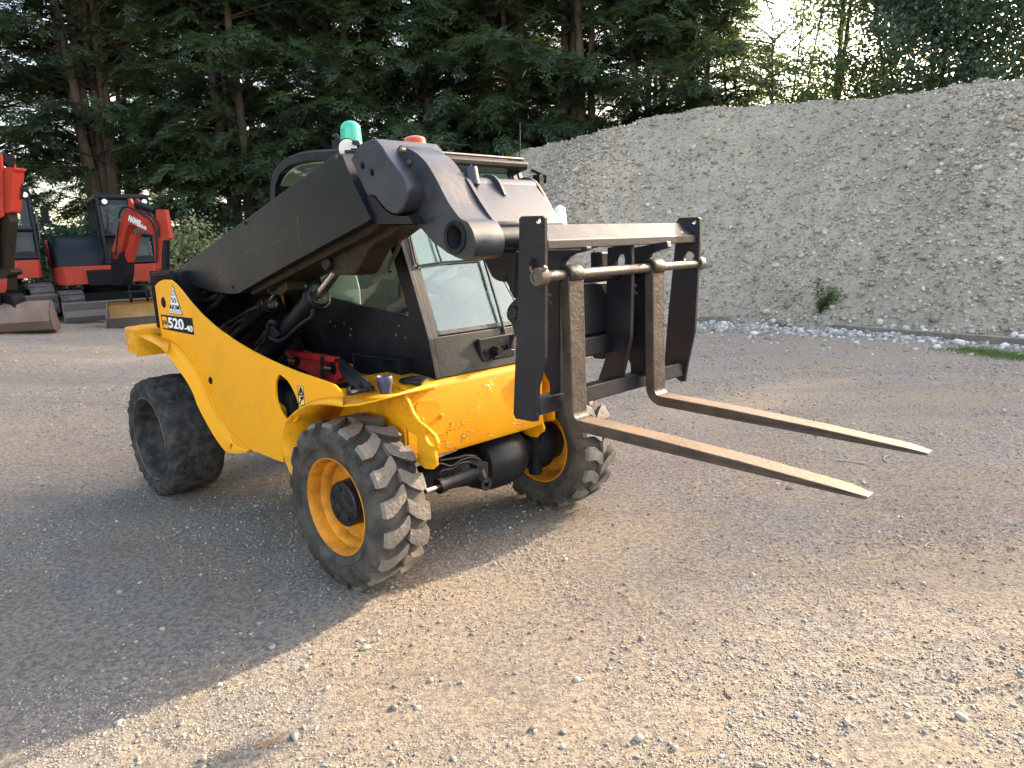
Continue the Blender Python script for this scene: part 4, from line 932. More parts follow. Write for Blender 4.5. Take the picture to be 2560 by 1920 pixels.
# ---- boom
by0, by1 = .12, .43
bo = [(440,1190),(1680,280),(1720,262),(1752,275),(1790,372),(1830,470),(1885,590),(1940,700),(1975,780),(1960,800),(1900,832),(1700,940),(1500,1050),(1300,1160),(1100,1275),(960,1358),(920,1374),(870,1374),(760,1362),(640,1330),(500,1272)]
pts = MP('A', bo, 'y', by0)
bm_ = MB(); bm_.prism([(p[0], p[2]) for p in pts], 'y', by0, by1)
boom = bm_.build('boom', M['boom'], TH, bevel=.012, smooth=True)
for u, v in ((1716,292),(995,815),(895,1320),(460,1195)):
    p = mp('A', u, v, 'y', by0); k = MB(); k.lathe([(.001, by0-.006), (.008, by0-.006), (.010, by0)], org=(p[0], 0, p[2]), seg=10); k.build('bolt', M['steel'] if u > 1000 else M['matt_black'], boom)
k = MB()
k.tube(smooth_pts([mp('A', u, v, 'y', by0-.0003) for u, v in ((985,1042),(1100,1010),(1180,980),(1275,952))], 3), .0016, 4); k.tube([mp('A', u, v, 'y', by0-.0003) for u, v in ((1092,1015),(1100,1110))], .001, 4)
k.tube([mp('A', u, v, 'y', by0-.0003) for u, v in ((1400,760),(1410,830),(1402,910),(1440,1000))], .001, 4)
k.build('scratch', M['steel'], boom)
dents = MB()
# underside: inner boom and pivot brackets, oily
ib = MB(); 
L0 = MP('A', [(930,1374),(1980,800)], 'y', by0); sl = (L0[1][2]-L0[0][2])/(L0[1][0]-L0[0][0]); zb = lambda x: L0[0][2]+(x-L0[0][0])*sl
ib.prism([(-1.0, zb(-1.0)+.06), (-1.0, zb(-1.0)-.025), (.20, zb(.20)-.025), (.36, zb(.36)+.02), (.36, zb(.36)+.1)], 'y', .17, .39)
br = MP('C', [(250,930),(400,870),(700,890),(640,930),(560,990),(480,1030),(420,1080),(380,1150),(340,1230),(300,1290),(150,1285),(60,1250),(60,1190),(110,1150),(160,1130),(170,1040)], 'y', .24)
ib.prism([(p[0], p[2]) for p in br], 'y', .22, .34)
ib.prism([(p[0], p[2]) for p in MP('O', [(720,300),(880,280),(900,420),(840,480),(720,470),(600,420),(600,350),(640,320)], 'y', .24)], 'y', .22, .34)
ib.build('boom_underside', M['oily'], boom, bevel=.008)
for u, v, r_ in ((1350,90,.034), (655,375,.026)):
    p = mp('O', u, v, 'y', .2); k = MB(); k.lathe([(.001, .19), (r_*.85, .19), (r_, .196), (r_, .23)], org=(p[0], 0, p[2]), seg=24); k.build('pivot_pin', M['black'], boom, smooth=True)
# lift cylinders
def cylinder(rodA, gland, end, y, r, rr, nm):
    A, G, E = mp('O', *rodA, 'y', y), mp('O', *gland, 'y', y), mp('O', *end, 'y', y)
    d_ = (E-G)/np.linalg.norm(E-G)
    k = MB(); k.tube([G, G+d_*.02, G+d_*.021, G+d_*.05, G+d_*.051, E], [r*.95, r*1.12, r*1.2, r*1.2, r, r], 28)
    c_ = k.build(nm, M['black'], TH, smooth=True)
    k = MB(); k.tube([G+d_*.01, A-d_*.04], rr, 20); k.build('rod', M['chrome'], c_, smooth=True)
    k = MB(); k.tube([G-d_*.002, G+d_*.012], r*.72, 24); k.build('wiper_ring', M['oily'], c_, smooth=True)
    return c_
lc = cylinder((1440,225), (1262,465), (650,1200), .27, .056, .024, 'lift_cylinder')
cc = cylinder((705,480), (655,555), (60,1130), .27, .042, .013, 'compensating_cylinder')
k = MB()
k.prism([(p[0], p[2]) for p in MP('O', [(640,920),(710,840),(800,960),(740,1000),(650,990)], 'y', .2)], 'y', .19, .225)
k.build('cylinder_bracket', M['black'], lc, bevel=.003)
k = MB()
for pts, r_ in (([(1180,650),(1170,740),(1100,790),(1020,850),(940,920),(880,980),(800,1030),(740,1035),(660,1000)], .0095), ([(740,830),(690,800),(650,820),(630,900),(610,1000),(560,1080),(510,1140)], .012),
                ([(510,625),(430,650),(330,710),(230,770),(150,810),(90,870)], .0085), ([(360,790),(310,780),(240,830),(170,900)], .0085), ([(600,930),(560,1000),(480,1090)], .010)):
    k.tube(smooth_pts([mp('O', u, v, 'y', .19) for u, v in pts], 4), r_, 10)
for pts, r_ in (([(520,190),(535,270),(560,300),(620,300),(680,270)], .010), ([(570,310),(640,325),(720,310),(790,268)], .016), ([(680,400),(760,350),(820,275)], .014), ([(600,300),(660,260),(700,240)], .012), ([(450,190),(500,250),(530,320)], .012)):
    k.tube(smooth_pts([mp('B', u, v, 'y', .16) for u, v in pts], 4), r_, 10)
k.build('hydraulic_hose', M['hose'], TH, smooth=True)
k = MB()
for u0, v0, u1, v1 in ((500,1145,540,1110), (70,880,105,845)): k.tube([mp('O', u0, v0, 'y', .19), mp('O', u1, v1, 'y', .19)], .013, 10)
k.tube([mp('B', 505, 200, 'y', .158), mp('B', 525, 285, 'y', .158)], .007, 8)
k.build('hose_fitting', M['steel'], TH, smooth=True)
k = MB(); k.tube(smooth_pts([mp('C', u, v, 'y', .30) for u, v in ((618,940),(632,1010),(605,1100),(565,1170),(548,1240),(553,1262))], 4), [.009]*20+[.012], 8)
k.build('cable_stub', M['oily'], TH, smooth=True)
# yellow boom tower seen between the cylinders
tw = MB(); tp_ = MP('O', [(800,430),(850,760),(930,990),(830,1160),(600,1000),(410,975),(600,770),(740,600)], 'y', .43)
tw.prism([(p[0], p[2]) for p in tp_], 'y', .425, .438)
tw.prism([(p[0], p[2]) for p in MP('O', [(700,1290),(840,1150),(870,1240),(1000,1420),(800,1420)], 'y', .42)], 'y', .415, .424)
tw.build('boom_tower', M['yellow_worn'], TH)
bw = MB(); bw.box((-1.85, .44, .9), (-1.28, 1.42, 1.36)); bw.build('engine_bay', M['matt_black'], TH)
bk = MB(); bk.prism([(-1.9,1.0),(-1.9,1.36),(-1.5,1.38),(-1.2,1.30),(-.95,1.0),(-.95,.8),(-1.2,.8)], 'y', .405, .42); bk.build('boom_pivot_plate', M['matt_black'], TH)

# ---- boom nose and gooseneck head
ne = MB()
nose = MP('C', smooth_pts([(215,300),(320,250),(430,207)], 1)+[(430,207),(480,270),(530,350),(590,430),(640,490),(668,530),(688,580),(690,640),(678,700),(655,755),(625,795),(590,808),(550,795),(510,762),(470,715),(435,668),(410,655),(380,668),(355,630),(290,480),(240,370)], 'y', by0+.005)
ne.prism([(p[0], p[2]) for p in nose[1:]], 'y', by0+.005, .43)
nose_o = ne.build('boom_nose', M['boom_head'], TH, bevel=.006, smooth=True)
for u, v in ((338,422),(413,478)):
    p = mp('C', u, v, 'y', by0+.005); k = MB(); k.lathe([(.001, .118), (.006, .1175), (.007, .1245), (.011, .1245), (.012, .121), (.014, .125)], org=(p[0], 0, p[2]), seg=16); k.build('bolt', M['black'], nose_o)
lowc = MB(); lc_ = MP('C', [(370,672),(410,658),(440,680),(500,765),(560,810),(620,822),(700,822),(735,885),(640,885),(500,884),(450,880),(425,850),(400,780)], 'y', by0+.02)
lowc.prism([(p[0], p[2]) for p in lc_], 'y', by0+.02, .42); lowc.build('boom_lip', M['boom'], TH, bevel=.006)
P1o = MP('C', smooth_pts([(632,262),(700,290),(770,330),(840,400),(890,480),(935,560),(985,660),(1035,745),(1090,820),(1125,852),(1165,868)], 2)+smooth_pts([(1165,868),(1200,925),(1222,990),(1226,1060),(1215,1130),(1190,1150),(1150,1172)], 2)+[(1080,1150),(1000,1110),(950,1070),(890,1028),(880,1010),(800,920),(735,850),(700,822),(640,780),(560,600),(560,400),(600,300)], 'y', .20)
P1 = [(p[0], p[2]) for p in P1o]
hc = mp('C', 1072, 990, 'y', .20); hl = [(hc[0]+.043*cos(a), hc[2]+.043*sin(a)) for a in np.linspace(0, 2*pi, 25)[:-1]]
gn = MB(); gn.prism([P1, hl], 'y', .20, .345)
goose = gn.build('gooseneck', M['boom_head'], TH, bevel=.004, smooth=True)
k = MB(); k.lathe([(.043, .30), (.043, .192), (.046, .190), (.058, .190), (.060, .194), (.060, .202)], org=(hc[0], 0, hc[2]), seg=40); k.build('pin_bush', M['black'], goose, smooth=True)
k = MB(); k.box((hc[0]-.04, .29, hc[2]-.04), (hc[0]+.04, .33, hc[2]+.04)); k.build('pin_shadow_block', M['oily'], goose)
P2o = MP('C', smooth_pts([(1105,495),(1150,530),(1200,610),(1260,710),(1320,800),(1370,870),(1400,930),(1415,980),(1412,1060),(1400,1110),(1360,1135),(1310,1162)], 2)+[(1230,1135),(1200,1000),(1120,820),(1050,640)], 'y', .34)
P2 = [(p[0], p[2]) for p in P2o]
k = MB(); k.prism(P2, 'y', .345, .362); k.build('head_flange', M['boom_head'], TH, bevel=.003)
P3o = MP('C', smooth_pts([(1580,525),(1620,515),(1655,520),(1700,545),(1740,600),(1790,690),(1840,790),(1895,885)], 2), 'y', .78)
P3 = [(p[0], p[2]) for p in P3o]; P3 = P3+[(P3[-1][0]+.03, 1.50), (P3[-1][0], 1.44), (P3[-1][0]-.12, 1.46), (P3[0][0]-.04, P3[0][1]-.08)]
k = MB(); k.prism(P3, 'y', .775, .79); k.build('head_flange', M['boom_head'], TH, bevel=.003)
# wide head between the flanges: round top tube, sloping face, lower pivot tube
ht = mp('C', 1250, 545, 'y', .45); t0 = mp('C', 1640, 575, 'y', .77)
cx_, cz_ = (ht[0]+t0[0])/2-.01, (ht[2]+t0[2])/2-.03
fa = [(cx_-.03, cz_+.035), (cx_+.0, cz_+.045), (cx_+.035, cz_+.030)]
lw = mp('C', 1480, 900, 'y', .45); lw2 = mp('C', 1560, 905, 'y', .5)
prof = fa+[(lw[0]+.005, lw[2]+.01), (lw[0]-.01, lw[2]-.02), (lw[0]-.10, lw[2]-.02), (cx_-.06, cz_-.05)]
k = MB(); k.prism(prof, 'y', .362, .775); head = k.build('head_box', M['boom_head'], TH, bevel=.012, smooth=True)
k = MB(); k.tube([(cx_, .362, cz_), (cx_, .775, cz_)], .048, 32); k.build('head_tube', M['boom_head'], head, smooth=True)
rb = MP('C', smooth_pts([(1285,505),(1330,490),(1380,505),(1420,555),(1450,620),(1465,655)], 2), 'y', .535)
k = MB(); k.prism([(p[0], p[2]) for p in rb]+[(rb[-1][0]-.03, rb[-1][2]-.02), (rb[0][0]+.02, rb[0][2]-.05)], 'y', .53, .542); k.build('head_rib', M['boom_head'], head, bevel=.002)
p0 = mp('C', 1205, 515, 'y', .40); p1 = mp('C', 1195, 440, 'y', .40)
k = MB(); k.tube([(p0[0], .40, p0[2]-.03), (p1[0]-.005, .40, p1[2])], [.030, .027], 24); k.tube([(p1[0], .40, p1[2]), (p1[0], .40, p1[2]+.012)], .004, 6); k.build('grease_boss', M['boom_head'], head, smooth=True)
k = MB(); k.tube([(hc[0]-.005, .362, hc[2]-.012), (hc[0]-.005, 1.0, hc[2]-.012)], .052, 32); k.build('pivot_tube', M['boom'], TH, smooth=True)
for u, v, nm in ((650,300,'bolt'),(716,398,'bolt')):
    p = mp('C', u, v, 'y', .16 if u == 650 else .2); k = MB(); k.lathe([(.001, p[1]-.014), (.009, p[1]-.014), (.011, p[1]-.008), (.011, p[1]+.01)], org=(p[0], 0, p[2]), seg=12); k.build(nm, M['steel'], goose)

# ---- tilt linkage between head and carriage
tl = MB()
lk = MP('C', [(1300,1120),(1440,1100),(1575,1090),(1570,1220),(1560,1480),(1520,1400),(1500,1300),(1480,1345),(1420,1330),(1380,1300),(1350,1240)], 'y', .50)
tl.prism([(p[0], p[2]) for p in lk], 'y', .48, .60); tl.build('tilt_link', M['black'], TH, bevel=.008)
k = MB(); k.tube([mp('N', 985, 560, 'y', .56), mp('N', 1075, 720, 'y', .56), mp('N', 1110, 790, 'y', .56)], .016, 16); k.build('tilt_rod', M['chrome'], TH, smooth=True)
k = MB(); k.prism([(p[0], p[2]) for p in MP('N', smooth_pts([(1100,700),(1050,735),(1000,790),(978,850),(985,910),(1020,950),(1040,1010),(1060,1080),(1130,1080),(1150,800)], 2, True), 'y', .42)], 'y', .42, .50)
k.tube([mp('N', 1025, 860, 'y', .40), mp('N', 1025, 860, 'y', .40)+np.array([0, .05, 0])], .026, 24)
k.build('hitch_bracket', M['carriage'], TH, bevel=.006, smooth=True)

# ---- fork carriage (one assembly: frame, shaft, two forks)
FC = empty('fork_carriage', None, None, (0, 0, 0), 0, parent=TH); del_ = None
ca = M['carriage']
def plate(name, region, pts, y, th, holes=(), mat_=None, bev=.003, hy=None):
    lp = [[(p[0], p[2]) for p in MP(region, pts, 'y', y)]]
    for h in holes: lp.append([(p[0], p[2]) for p in MP(region, h, 'y', y)])
    k = MB(); k.prism(lp, 'y', y, y+th); return k.build(name, mat_ or ca, FC, bevel=bev)
sl_ = smooth_pts([(360,408),(385,405),(405,425),(408,460),(395,495),(350,495),(338,460),(345,425)], 3, True)
plate('side_plate', 'F', [(285,112),(430,108),(448,125),(450,600),(450,1090),(400,1290),(392,1530),(365,1533),(245,1512),(230,1480),(240,1190),(262,700),(270,300),(268,130)], .288, .014,
      holes=[smooth_pts([(402,125),(416,132),(418,152),(404,166),(390,160),(386,138)], 3, True), sl_])
pr_ = [(1375,123),(1505,118),(1520,130),(1518,300),(1500,600),(1484,900),(1430,1150),(1416,1255),(1385,1255),(1270,1165),(1280,1050),(1300,800),(1330,500),(1350,300),(1358,150)]
plate('side_plate', 'F', pr_, 1.24, .014, holes=[smooth_pts([(1480,140),(1492,146),(1494,160),(1482,168),(1470,160),(1470,146)], 3, True), smooth_pts([(1440,355),(1465,360),(1478,385),(1476,420),(1455,440),(1420,430),(1408,400),(1418,370)], 3, True)])
plate('middle_plate', 'F', [(880,330),(1000,300),(1018,252),(1048,255),(1050,500),(1043,830),(1040,950),(1030,1010),(965,1290),(905,1290),(805,1272),(865,1095),(870,700),(875,500)], .815, .02,
      holes=[smooth_pts([(975,372),(995,385),(1000,430),(985,460),(945,465),(935,430),(945,390)], 3, True)])
zt_ = mp('F', 450, 170, 'x', .985)[2]
k = MB(); k.prism([(1.062,1.500),(1.062,1.470),(1.048,1.470),(1.046,1.492),(.985,zt_-.018),(.975,zt_-.012),(.985,zt_+.002)], 'y', .302, 1.24); k.build('top_rail', M['fork'] if False else ca, FC, bevel=.003)
k = MB(); k.prism([(.995,.943),(1.0,.882),(.925,.868),(.915,.935)], 'y', .302, 1.245); k.build('bottom_rail', ca, FC, bevel=.004)
# quick hitch plates behind
hp = [(455,345),(690,345),(700,330),(735,320),(735,350),(690,360),(640,372),(590,400),(562,440),(552,500),(550,1370),(482,1360),(478,1260),(440,1190),(440,700),(452,500)]
plate('hitch_plate', 'F', hp, .44, .03, bev=.004)
plate('hitch_plate', 'F', [(1052,330),(1290,285),(1300,330),(1230,350),(1175,370),(1145,410),(1130,470),(1150,560),(1165,640),(1150,1215),(1040,1218),(1038,1130),(1015,1085),(1045,1010),(1050,600)], .93, .03, bev=.004)
k = MB(); k.box((.83, .46, 1.12), (.90, .94, 1.33)); k.box((.86, .46, 1.04), (.93, .94, 1.12)); k.box((.80, .50, 1.0), (.86, .60, 1.45)); k.box((.80, .84, 1.0), (.86, .93, 1.45)); k.build('hitch_crossmember', M['black'], FC, bevel=.008)
sx, sz = 1.052, 1.379
k = MB(); k.tube([(.96, .46, 1.355), (.96, .95, 1.355)], .019, 20); k.build('hitch_pin', M['black'], FC, smooth=True)
k = MB(); k.tube([(sx, .25, sz), (sx, 1.275, sz)], .0185, 28); shaft = k.build('fork_shaft', M['steel'], FC, smooth=True)
for y0, y1 in ((.248, .288), (1.254, 1.285)):
    k = MB(); k.lathe([(.019, y0), (.029, y0), (.031, y0+.004), (.031, y1), (.019, y1)], org=(sx, 0, sz), seg=28); k.build('collar', M['steel'], shaft, smooth=True)
k = MB(); k.tube([(sx+.022, .262, sz+.022), (sx+.034, .262, sz+.034)], .008, 8); k.tube([(sx-.01, 1.27, sz+.02), (sx+.01, 1.30, sz+.045)], .005, 6); k.build('lock_pin', M['rust'], shaft)
k = MB()
for y0 in (.35, .86): k.tube([(.985, y0, 1.325), (.99, y0+.01, 1.30), (1.0, y0+.03, 1.275)], .004, 6); k.tube([(.985, y0-.01, 1.318), (1.005, y0+.02, 1.31)], .006, 6)
k.build('wing_clip', M['steel'], FC)
# forks: shank, heel, blade
def fork(y0, hx):
    W_ = .082
    y1 = y0+W_
    x0, x1 = 1.036, 1.078      # shank back and front
    f_ = []
    out_ = [(x0, 1.352), (x0, .93)]
    cxh, czh = x0+.075, .893
    for a in np.linspace(pi, 1.5*pi, 8): out_.append((cxh+.075*cos(a), czh+.075*sin(a)))
    out_ += [(1.4, .806), (1.75, .794), (2.02, .783), (2.085, .779)]
    inn = [(2.09, .788), (2.02, .799), (1.75, .823), (1.4, .846)]
    c2x, c2z = x1+.024, .884
    for a in np.linspace(1.5*pi, pi, 6): inn.append((c2x+.024*cos(a), c2z+.024*sin(a)))
    inn += [(x1, 1.372), (x1-.006, 1.378)]
    loop = out_+inn
    V = []; n = len(loop)
    for side in (0, 1):
        for (x, z) in loop:
            t = max(0, (x-1.93)/.16)**2*.017
            V.append((x, y0+t if side == 0 else y1-t, z))
    tri = geometry.tessellate_polygon([[Vector((a, b, 0)) for a, b in loop]])
    k = MB(); fs = [tuple(t) for t in tri]+[tuple(n+i for i in reversed(t)) for t in tri]
    k.add(V, fs)
    base = 0
    for t in range(n):
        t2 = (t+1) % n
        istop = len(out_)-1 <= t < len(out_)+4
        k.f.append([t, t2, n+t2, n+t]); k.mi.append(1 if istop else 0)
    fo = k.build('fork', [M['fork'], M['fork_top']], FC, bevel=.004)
    e = MB(); e.lathe([(.0195, y0+.002), (.033, y0+.002), (.035, y0+.006), (.035, y1-.006), (.033, y1-.002), (.0195, y1-.002)], org=(sx, 0, sz), seg=28)
    e.prism([(x0+.001, 1.30), (x1-.001, 1.30), (x1-.001, 1.374), (x0+.001, 1.374)], 'y', y0+.004, y1-.004)
    e.build('fork_eye', M['oily'], fo, smooth=True, bevel=.003)
    return fo
fork(.385, 0); fork(.893, 0)

# ---- cab
CB = empty('cab', None, None, (0, 0, 0), 0, parent=TH)
y0, y1 = .47, 1.42
fr_ = [(.178,.905),(.140,1.089),(-.024,1.54),(-.166,1.93)]
roof = smooth_pts([(-.166,1.935),(-.30,1.975),(-.518,2.003),(-.835,2.033),(-1.005,2.031),(-1.131,2.005),(-1.22,1.953),(-1.263,1.872),(-1.276,1.80)], 2)
sideo = fr_[:3]+[(-.15,1.88)]+roof+[(-1.28,.90)]
win = [(.000,1.20),(-.012,1.185),(-.69,1.262),(-1.17,1.318),(-1.205,1.34),(-1.215,1.83),(-1.19,1.90),(-1.12,1.955),(-1.0,1.985),(-.8,1.985),(-.5,1.955),(-.25,1.905),(-.215,1.87),(-.135,1.60),(-.085,1.44)]
for nm, a in (('cab_side', y0), ('cab_side', y1-.03)):
    k = MB(); k.prism([sideo, win], 'y', a, a+.03); s_ = k.build(nm, M['black'], CB, bevel=.006)
    k = MB(); k.prism([win], 'y', a+.014, a+.018); k.build('side_window', M['glass'], s_)
    if a == y0:
        k = MB()
        for u, v in ((558,328),(665,340),(595,368),(718,390),(716,437),(1098,362),(1075,437),(1150,458)):
            p = mp('D', u, v, 'y', y0); k.lathe([(.001, y0-.006), (.006, y0-.005), (.008, y0)], org=(p[0], 0, p[2]), seg=8)
        k.build('bolts', M['steel'], s_)
# rear corner post and rear glass
k = MB(); k.box((-1.28, .92, 1.36), (-1.25, .97, 1.84)); k.box((-1.28, .50, 1.58), (-1.25, 1.39, 1.62)); k.box((-1.28, .50, .90), (-1.25, 1.39, 1.36)); k.box((-1.27, .50, 1.84), (-1.24, 1.39, 1.90)); k.build('rear_wall', M['black'], CB)
k = MB(); k.box((-1.262, .50, 1.36), (-1.257, 1.39, 1.84)); k.build('rear_window', M['glass'], CB)
# roof skin
k = MB(); k.strip([(x, y0+.03, z) for x, z in roof], [(x, y1-.03, z) for x, z in roof]); k.build('roof', M['black'], CB, smooth=True, solid=.02, fix=False)
k = MB(); lin = [(x*.98-.0, z-.055) for x, z in roof[2:-4]]; k.strip([(x, y0+.035, z) for x, z in lin], [(x, y1-.035, z) for x, z in lin]); k.build('roof_lining', M['cream'], CB, solid=.01, fix=False)
# front: pillars, lower panel, windscreen
def fline(z): 
    zs = [f[1] for f in fr_]; xs = [f[0] for f in fr_]; return float(np.interp(z, zs, xs))
k = MB(); k.prism([(.176,.906),(.139,1.093),(.119,1.093),(.150,.906)], 'y', y0+.03, y1-.03); fp = k.build('front_panel', M['black'], CB, bevel=.004)
for a in (y0+.03, y1-.075):
    k = MB(); k.add([(fline(z)-dx, yy, z) for z in (1.093, 1.54, 1.90) for dx in (.0, .045) for yy in (a, a+.03)],
                    [(0,1,5,4),(4,5,9,8),(2,6,7,3),(6,10,11,7),(0,4,6,2),(4,8,10,6),(1,3,7,5),(5,7,11,9)])
    k.build('front_pillar', M['black'], CB)
k = MB(); k.strip([(fline(z)-.012, y0+.06, z) for z in (1.10, 1.54, 1.89)], [(fline(z)-.012, y1-.075, z) for z in (1.10, 1.54, 1.89)]); ws = k.build('windscreen', M['windscreen'], CB, solid=.005, fix=False)
k = MB()
for a, b in (((y0+.055), (y0+.075)), ((y1-.095), (y1-.075))): k.add([(fline(z)-.006, yy, z) for z in (1.10, 1.54, 1.89) for yy in (a, b)], [(0,1,3,2),(2,3,5,4)])
k.add([(fline(z)-.006, yy, z) for z in (1.10, 1.118) for yy in (y0+.055, y1-.075)], [(0,1,3,2)])
k.build('windscreen_seal', M['hose'], ws, fix=False)
# inner corner of the seal
# front roof hood, guard rail, antenna
k = MB(); k.prism([(-.40,1.975),(-.10,1.948),(-.075,1.94),(-.080,1.905),(-.18,1.885),(-.42,1.93)], 'y', y0+.01, y1-.02); k.build('roof_hood', M['black'], CB, bevel=.01)
k = MB()
for z_, x_ in ((1.958, -.10), (1.962, -.22)): k.tube([(x_, .62, z_), (x_, 1.38, z_)], .008, 8)
k.build('roof_rail', M['steel'], CB, smooth=True)
an = mp('C', 1580, 385, 'x', -.13); an2 = mp('C', 1579, 82, 'x', -.13)
k = MB(); k.tube([an, an*.8+an2*.2, an2], [.006, .0035, .002], 8); k.tube([an-np.array([0, 0, .05]), an+np.array([0, 0, .012])], .010, 10); k.build('antenna', M['black'], CB, smooth=True)
k = MB(); k.tube([(-.06, 1.40, 1.90), (.0, 1.45, 1.86), (-.02, 1.46, 1.83)], .01, 8); k.box((-.05, 1.40, 1.80), (.0, 1.43, 1.87)); k.build('mirror_bracket', M['black'], CB)
# frame bars on the glass (upper guard) and wiper
k = MB(); g = [mp('N', u, v, 'x', .045) for u, v in ((75,60),(160,420),(385,385),(610,372),(775,362))]
xg = lambda p: np.array([fline(p[2])+.008, p[1], p[2]])
def onglass(u, v, off=.008):
    # sight line met with the sloping glass plane
    p = mp('N', u, v, 'x', 0.0)
    for _ in range(12): p = mp('N', u, v, 'x', fline(p[2])+off)
    return p
G = [onglass(u, v) for u, v in ((72,50),(110,210),(150,400),(162,424),(385,390),(775,362))]
k.tube(G, .0055, 6); k.tube([onglass(385, 390), onglass(345, 270), onglass(250, -40)], .006, 6)
k.build('window_guard', M['hose'], ws, smooth=True)
k = MB(); k.tube([onglass(775, 362, .014), onglass(880, 720, .014), onglass(1010, 1190, .02)], .008, 6); k.tube([onglass(1000, 1195, .03), onglass(1055, 1198, .03)], .004, 6); k.build('wiper_arm', M['hose'], ws)
pp = MP('D', [(1722,470),(1990,420),(2010,560),(2010,600),(1760,650),(1745,620)], 'x', .168)
k = MB(); k.prism([(p[1], p[2]) for p in pp], 'x', .150, .172); wp_ = k.build('wiper_plate', M['black'], fp, bevel=.006)
k = MB(); p = mp('D', 1860, 555, 'x', .18); k.tube([(.17, p[1], p[2]), (.215, p[1], p[2])], [.024, .018], 18); k.tube([(.172, p[1]-.06, p[2]+.0), (.178, p[1]-.06, p[2])], .009, 8); k.tube([(.172, p[1]+.035, p[2]+.006), (.180, p[1]+.035, p[2]+.006)], .008, 8); k.tube([(.172, p[1]+.06, p[2]+.008), (.180, p[1]+.06, p[2]+.008)], .006, 8)
k.tube([(.19, p[1]-.02, p[2]-.035), (.19, p[1]+.09, p[2]-.005), (.18, p[1]+.13, p[2]+.06)], .008, 8)
k.build('wiper_motor', M['matt_black'], wp_, smooth=True)
# cab mount and black gasket over the beam
k = MB(); p = mp('D', 1215, 775, 'z', .925); k.lathe([(.001, .93), (.03, .93), (.066, .922), (.068, .914), (.04, .908), (.04, .885), (.001, .885)], org=(p[0], p[1], 0), ax='z', seg=28); k.build('cab_mount', M['black'], CB, smooth=True)
k = MB(); k.lathe([(.001, .89), (.045, .888), (.05, .875), (.001, .87)], org=(p[0], p[1], 0), ax='z', seg=24); k.build('mount_seat', M['yellow_worn'], CB, smooth=True)
k = MB(); k.box((-1.25, .49, .88), (.15, 1.40, .915)); k.build('cab_floor', M['matt_black'], CB)
# louvred box beside the cab
gx0, gx1 = -.42, .0
k = MB(); k.box((gx0, .405, .895), (gx1, .468, .905)); k.box((gx0, .405, .985), (gx1, .468, .992)); k.box((gx0, .44, .9), (gx1, .468, .99)); k.box((gx1-.012, .405, .905), (gx1, .44, .985)); k.box((gx0, .405, .905), (gx0+.012, .44, .985))
lv = k.build('louvre_box', M['matt_black'], CB)
k = MB()
for i in range(7): k.box((gx0+.012, .404, .912+i*.0105), (gx1-.012, .416, .9165+i*.0105), Matrix.Rotation(.5, 3, 'X'))
for i in range(26): k.box((gx0+.014+i*.0154, .409, .906), (gx0+.017+i*.0154, .413, .985))
k.build('louvres', M['black'], lv)
# red tray strapped beside the cab
rd = MP('D', smooth_pts([(195,565),(230,560),(400,590),(590,620)], 1)+smooth_pts([(590,640),(630,665),(652,710),(640,765),(605,790),(600,815)], 2)+[(560,810),(480,785),(300,700),(225,660),(215,620)], 'y', .38)
k = MB(); k.prism([(p[0], p[2]) for p in rd], 'y', .385, .41); tray = k.build('red_tray', M['red'], TH, bevel=.004)
k = MB(); a_ = MP('D', [(200,560),(400,585),(590,618)], 'y', .36); b_ = MP('D', [(210,590),(400,622),(585,650)], 'y', .36)
k.strip(a_, b_); k.strip(a_, [p+np.array([0, .03, 0]) for p in a_]); k.build('tray_flange', M['red'], tray, solid=.006, fix=False)
for u, v in ((275,640),(560,700)):
    p = mp('D', u, v, 'y', .372); k = MB(); k.lathe([(.001, .3835), (.032, .3835), (.034, .381), (.034, .386)], org=(p[0], 0, p[2]), seg=24); k.build('recess', M['matt_black'], tray)
    k = MB(); k.tube([p, p+np.array([-.02, -.03, .008])], .012, 12); k.tube([p+np.array([-.05, -.03, .0]), p+np.array([.0, -.035, .0]), p+np.array([-.015, -.035, -.035])], .003, 6); k.build('clip_pin', M['steel'], tray, smooth=True)
k = MB(); s1 = MP('D', [(478,600),(500,600),(510,700),(512,780),(482,780),(482,720)], 'y', .352); k.prism([(p[0], p[2]) for p in s1], 'y', .350, .356)
p = mp('D', 495, 735, 'y', .348); k.lathe([(.001, .338), (.014, .338), (.016, .35)], org=(p[0], 0, p[2]), seg=14); k.build('strap', M['hose'], tray)
# cab interior
k = MB(); k.box((-1.10, .75, .95), (-.60, 1.25, 1.12)); k.box((-1.16, .75, 1.10), (-1.03, 1.25, 1.62), Matrix.Rotation(-.15, 3, 'Y')); k.box((-1.17, .86, 1.63), (-1.07, 1.14, 1.80), Matrix.Rotation(-.1, 3, 'Y')); k.build('seat', M['seat'], CB, bevel=.04)
k = MB(); k.tube([(-.05, .97, .92), (-.22, .97, 1.28)], .035, 12); k.box((-.14, .60, .95), (.02, 1.35, 1.10)); k.box((-.30, .84, 1.25), (-.10, 1.10, 1.30), Matrix.Rotation(.4, 3, 'Y'))
ring = [(-.27+.17*cos(a)*.8, .97+.17*sin(a), 1.33+.17*cos(a)*.55) for a in np.linspace(0, 2*pi, 25)]
k.tube(ring, .014, 8, False)
for a in (0.3, 2.4, 4.5): k.tube([(-.27, .97, 1.33), (-.27+.17*cos(a)*.8, .97+.17*sin(a), 1.33+.17*cos(a)*.55)], .01, 6)
k.build('steering_console', M['seat'], CB, smooth=True)
k = MB(); k.tube([(-.32, .66, .95), (-.30, .66, 1.27)], .012, 8); k.tube([(-.30, .66, 1.25), (-.30, .66, 1.33)], .022, 10); k.build('joystick', M['black'], CB, smooth=True)
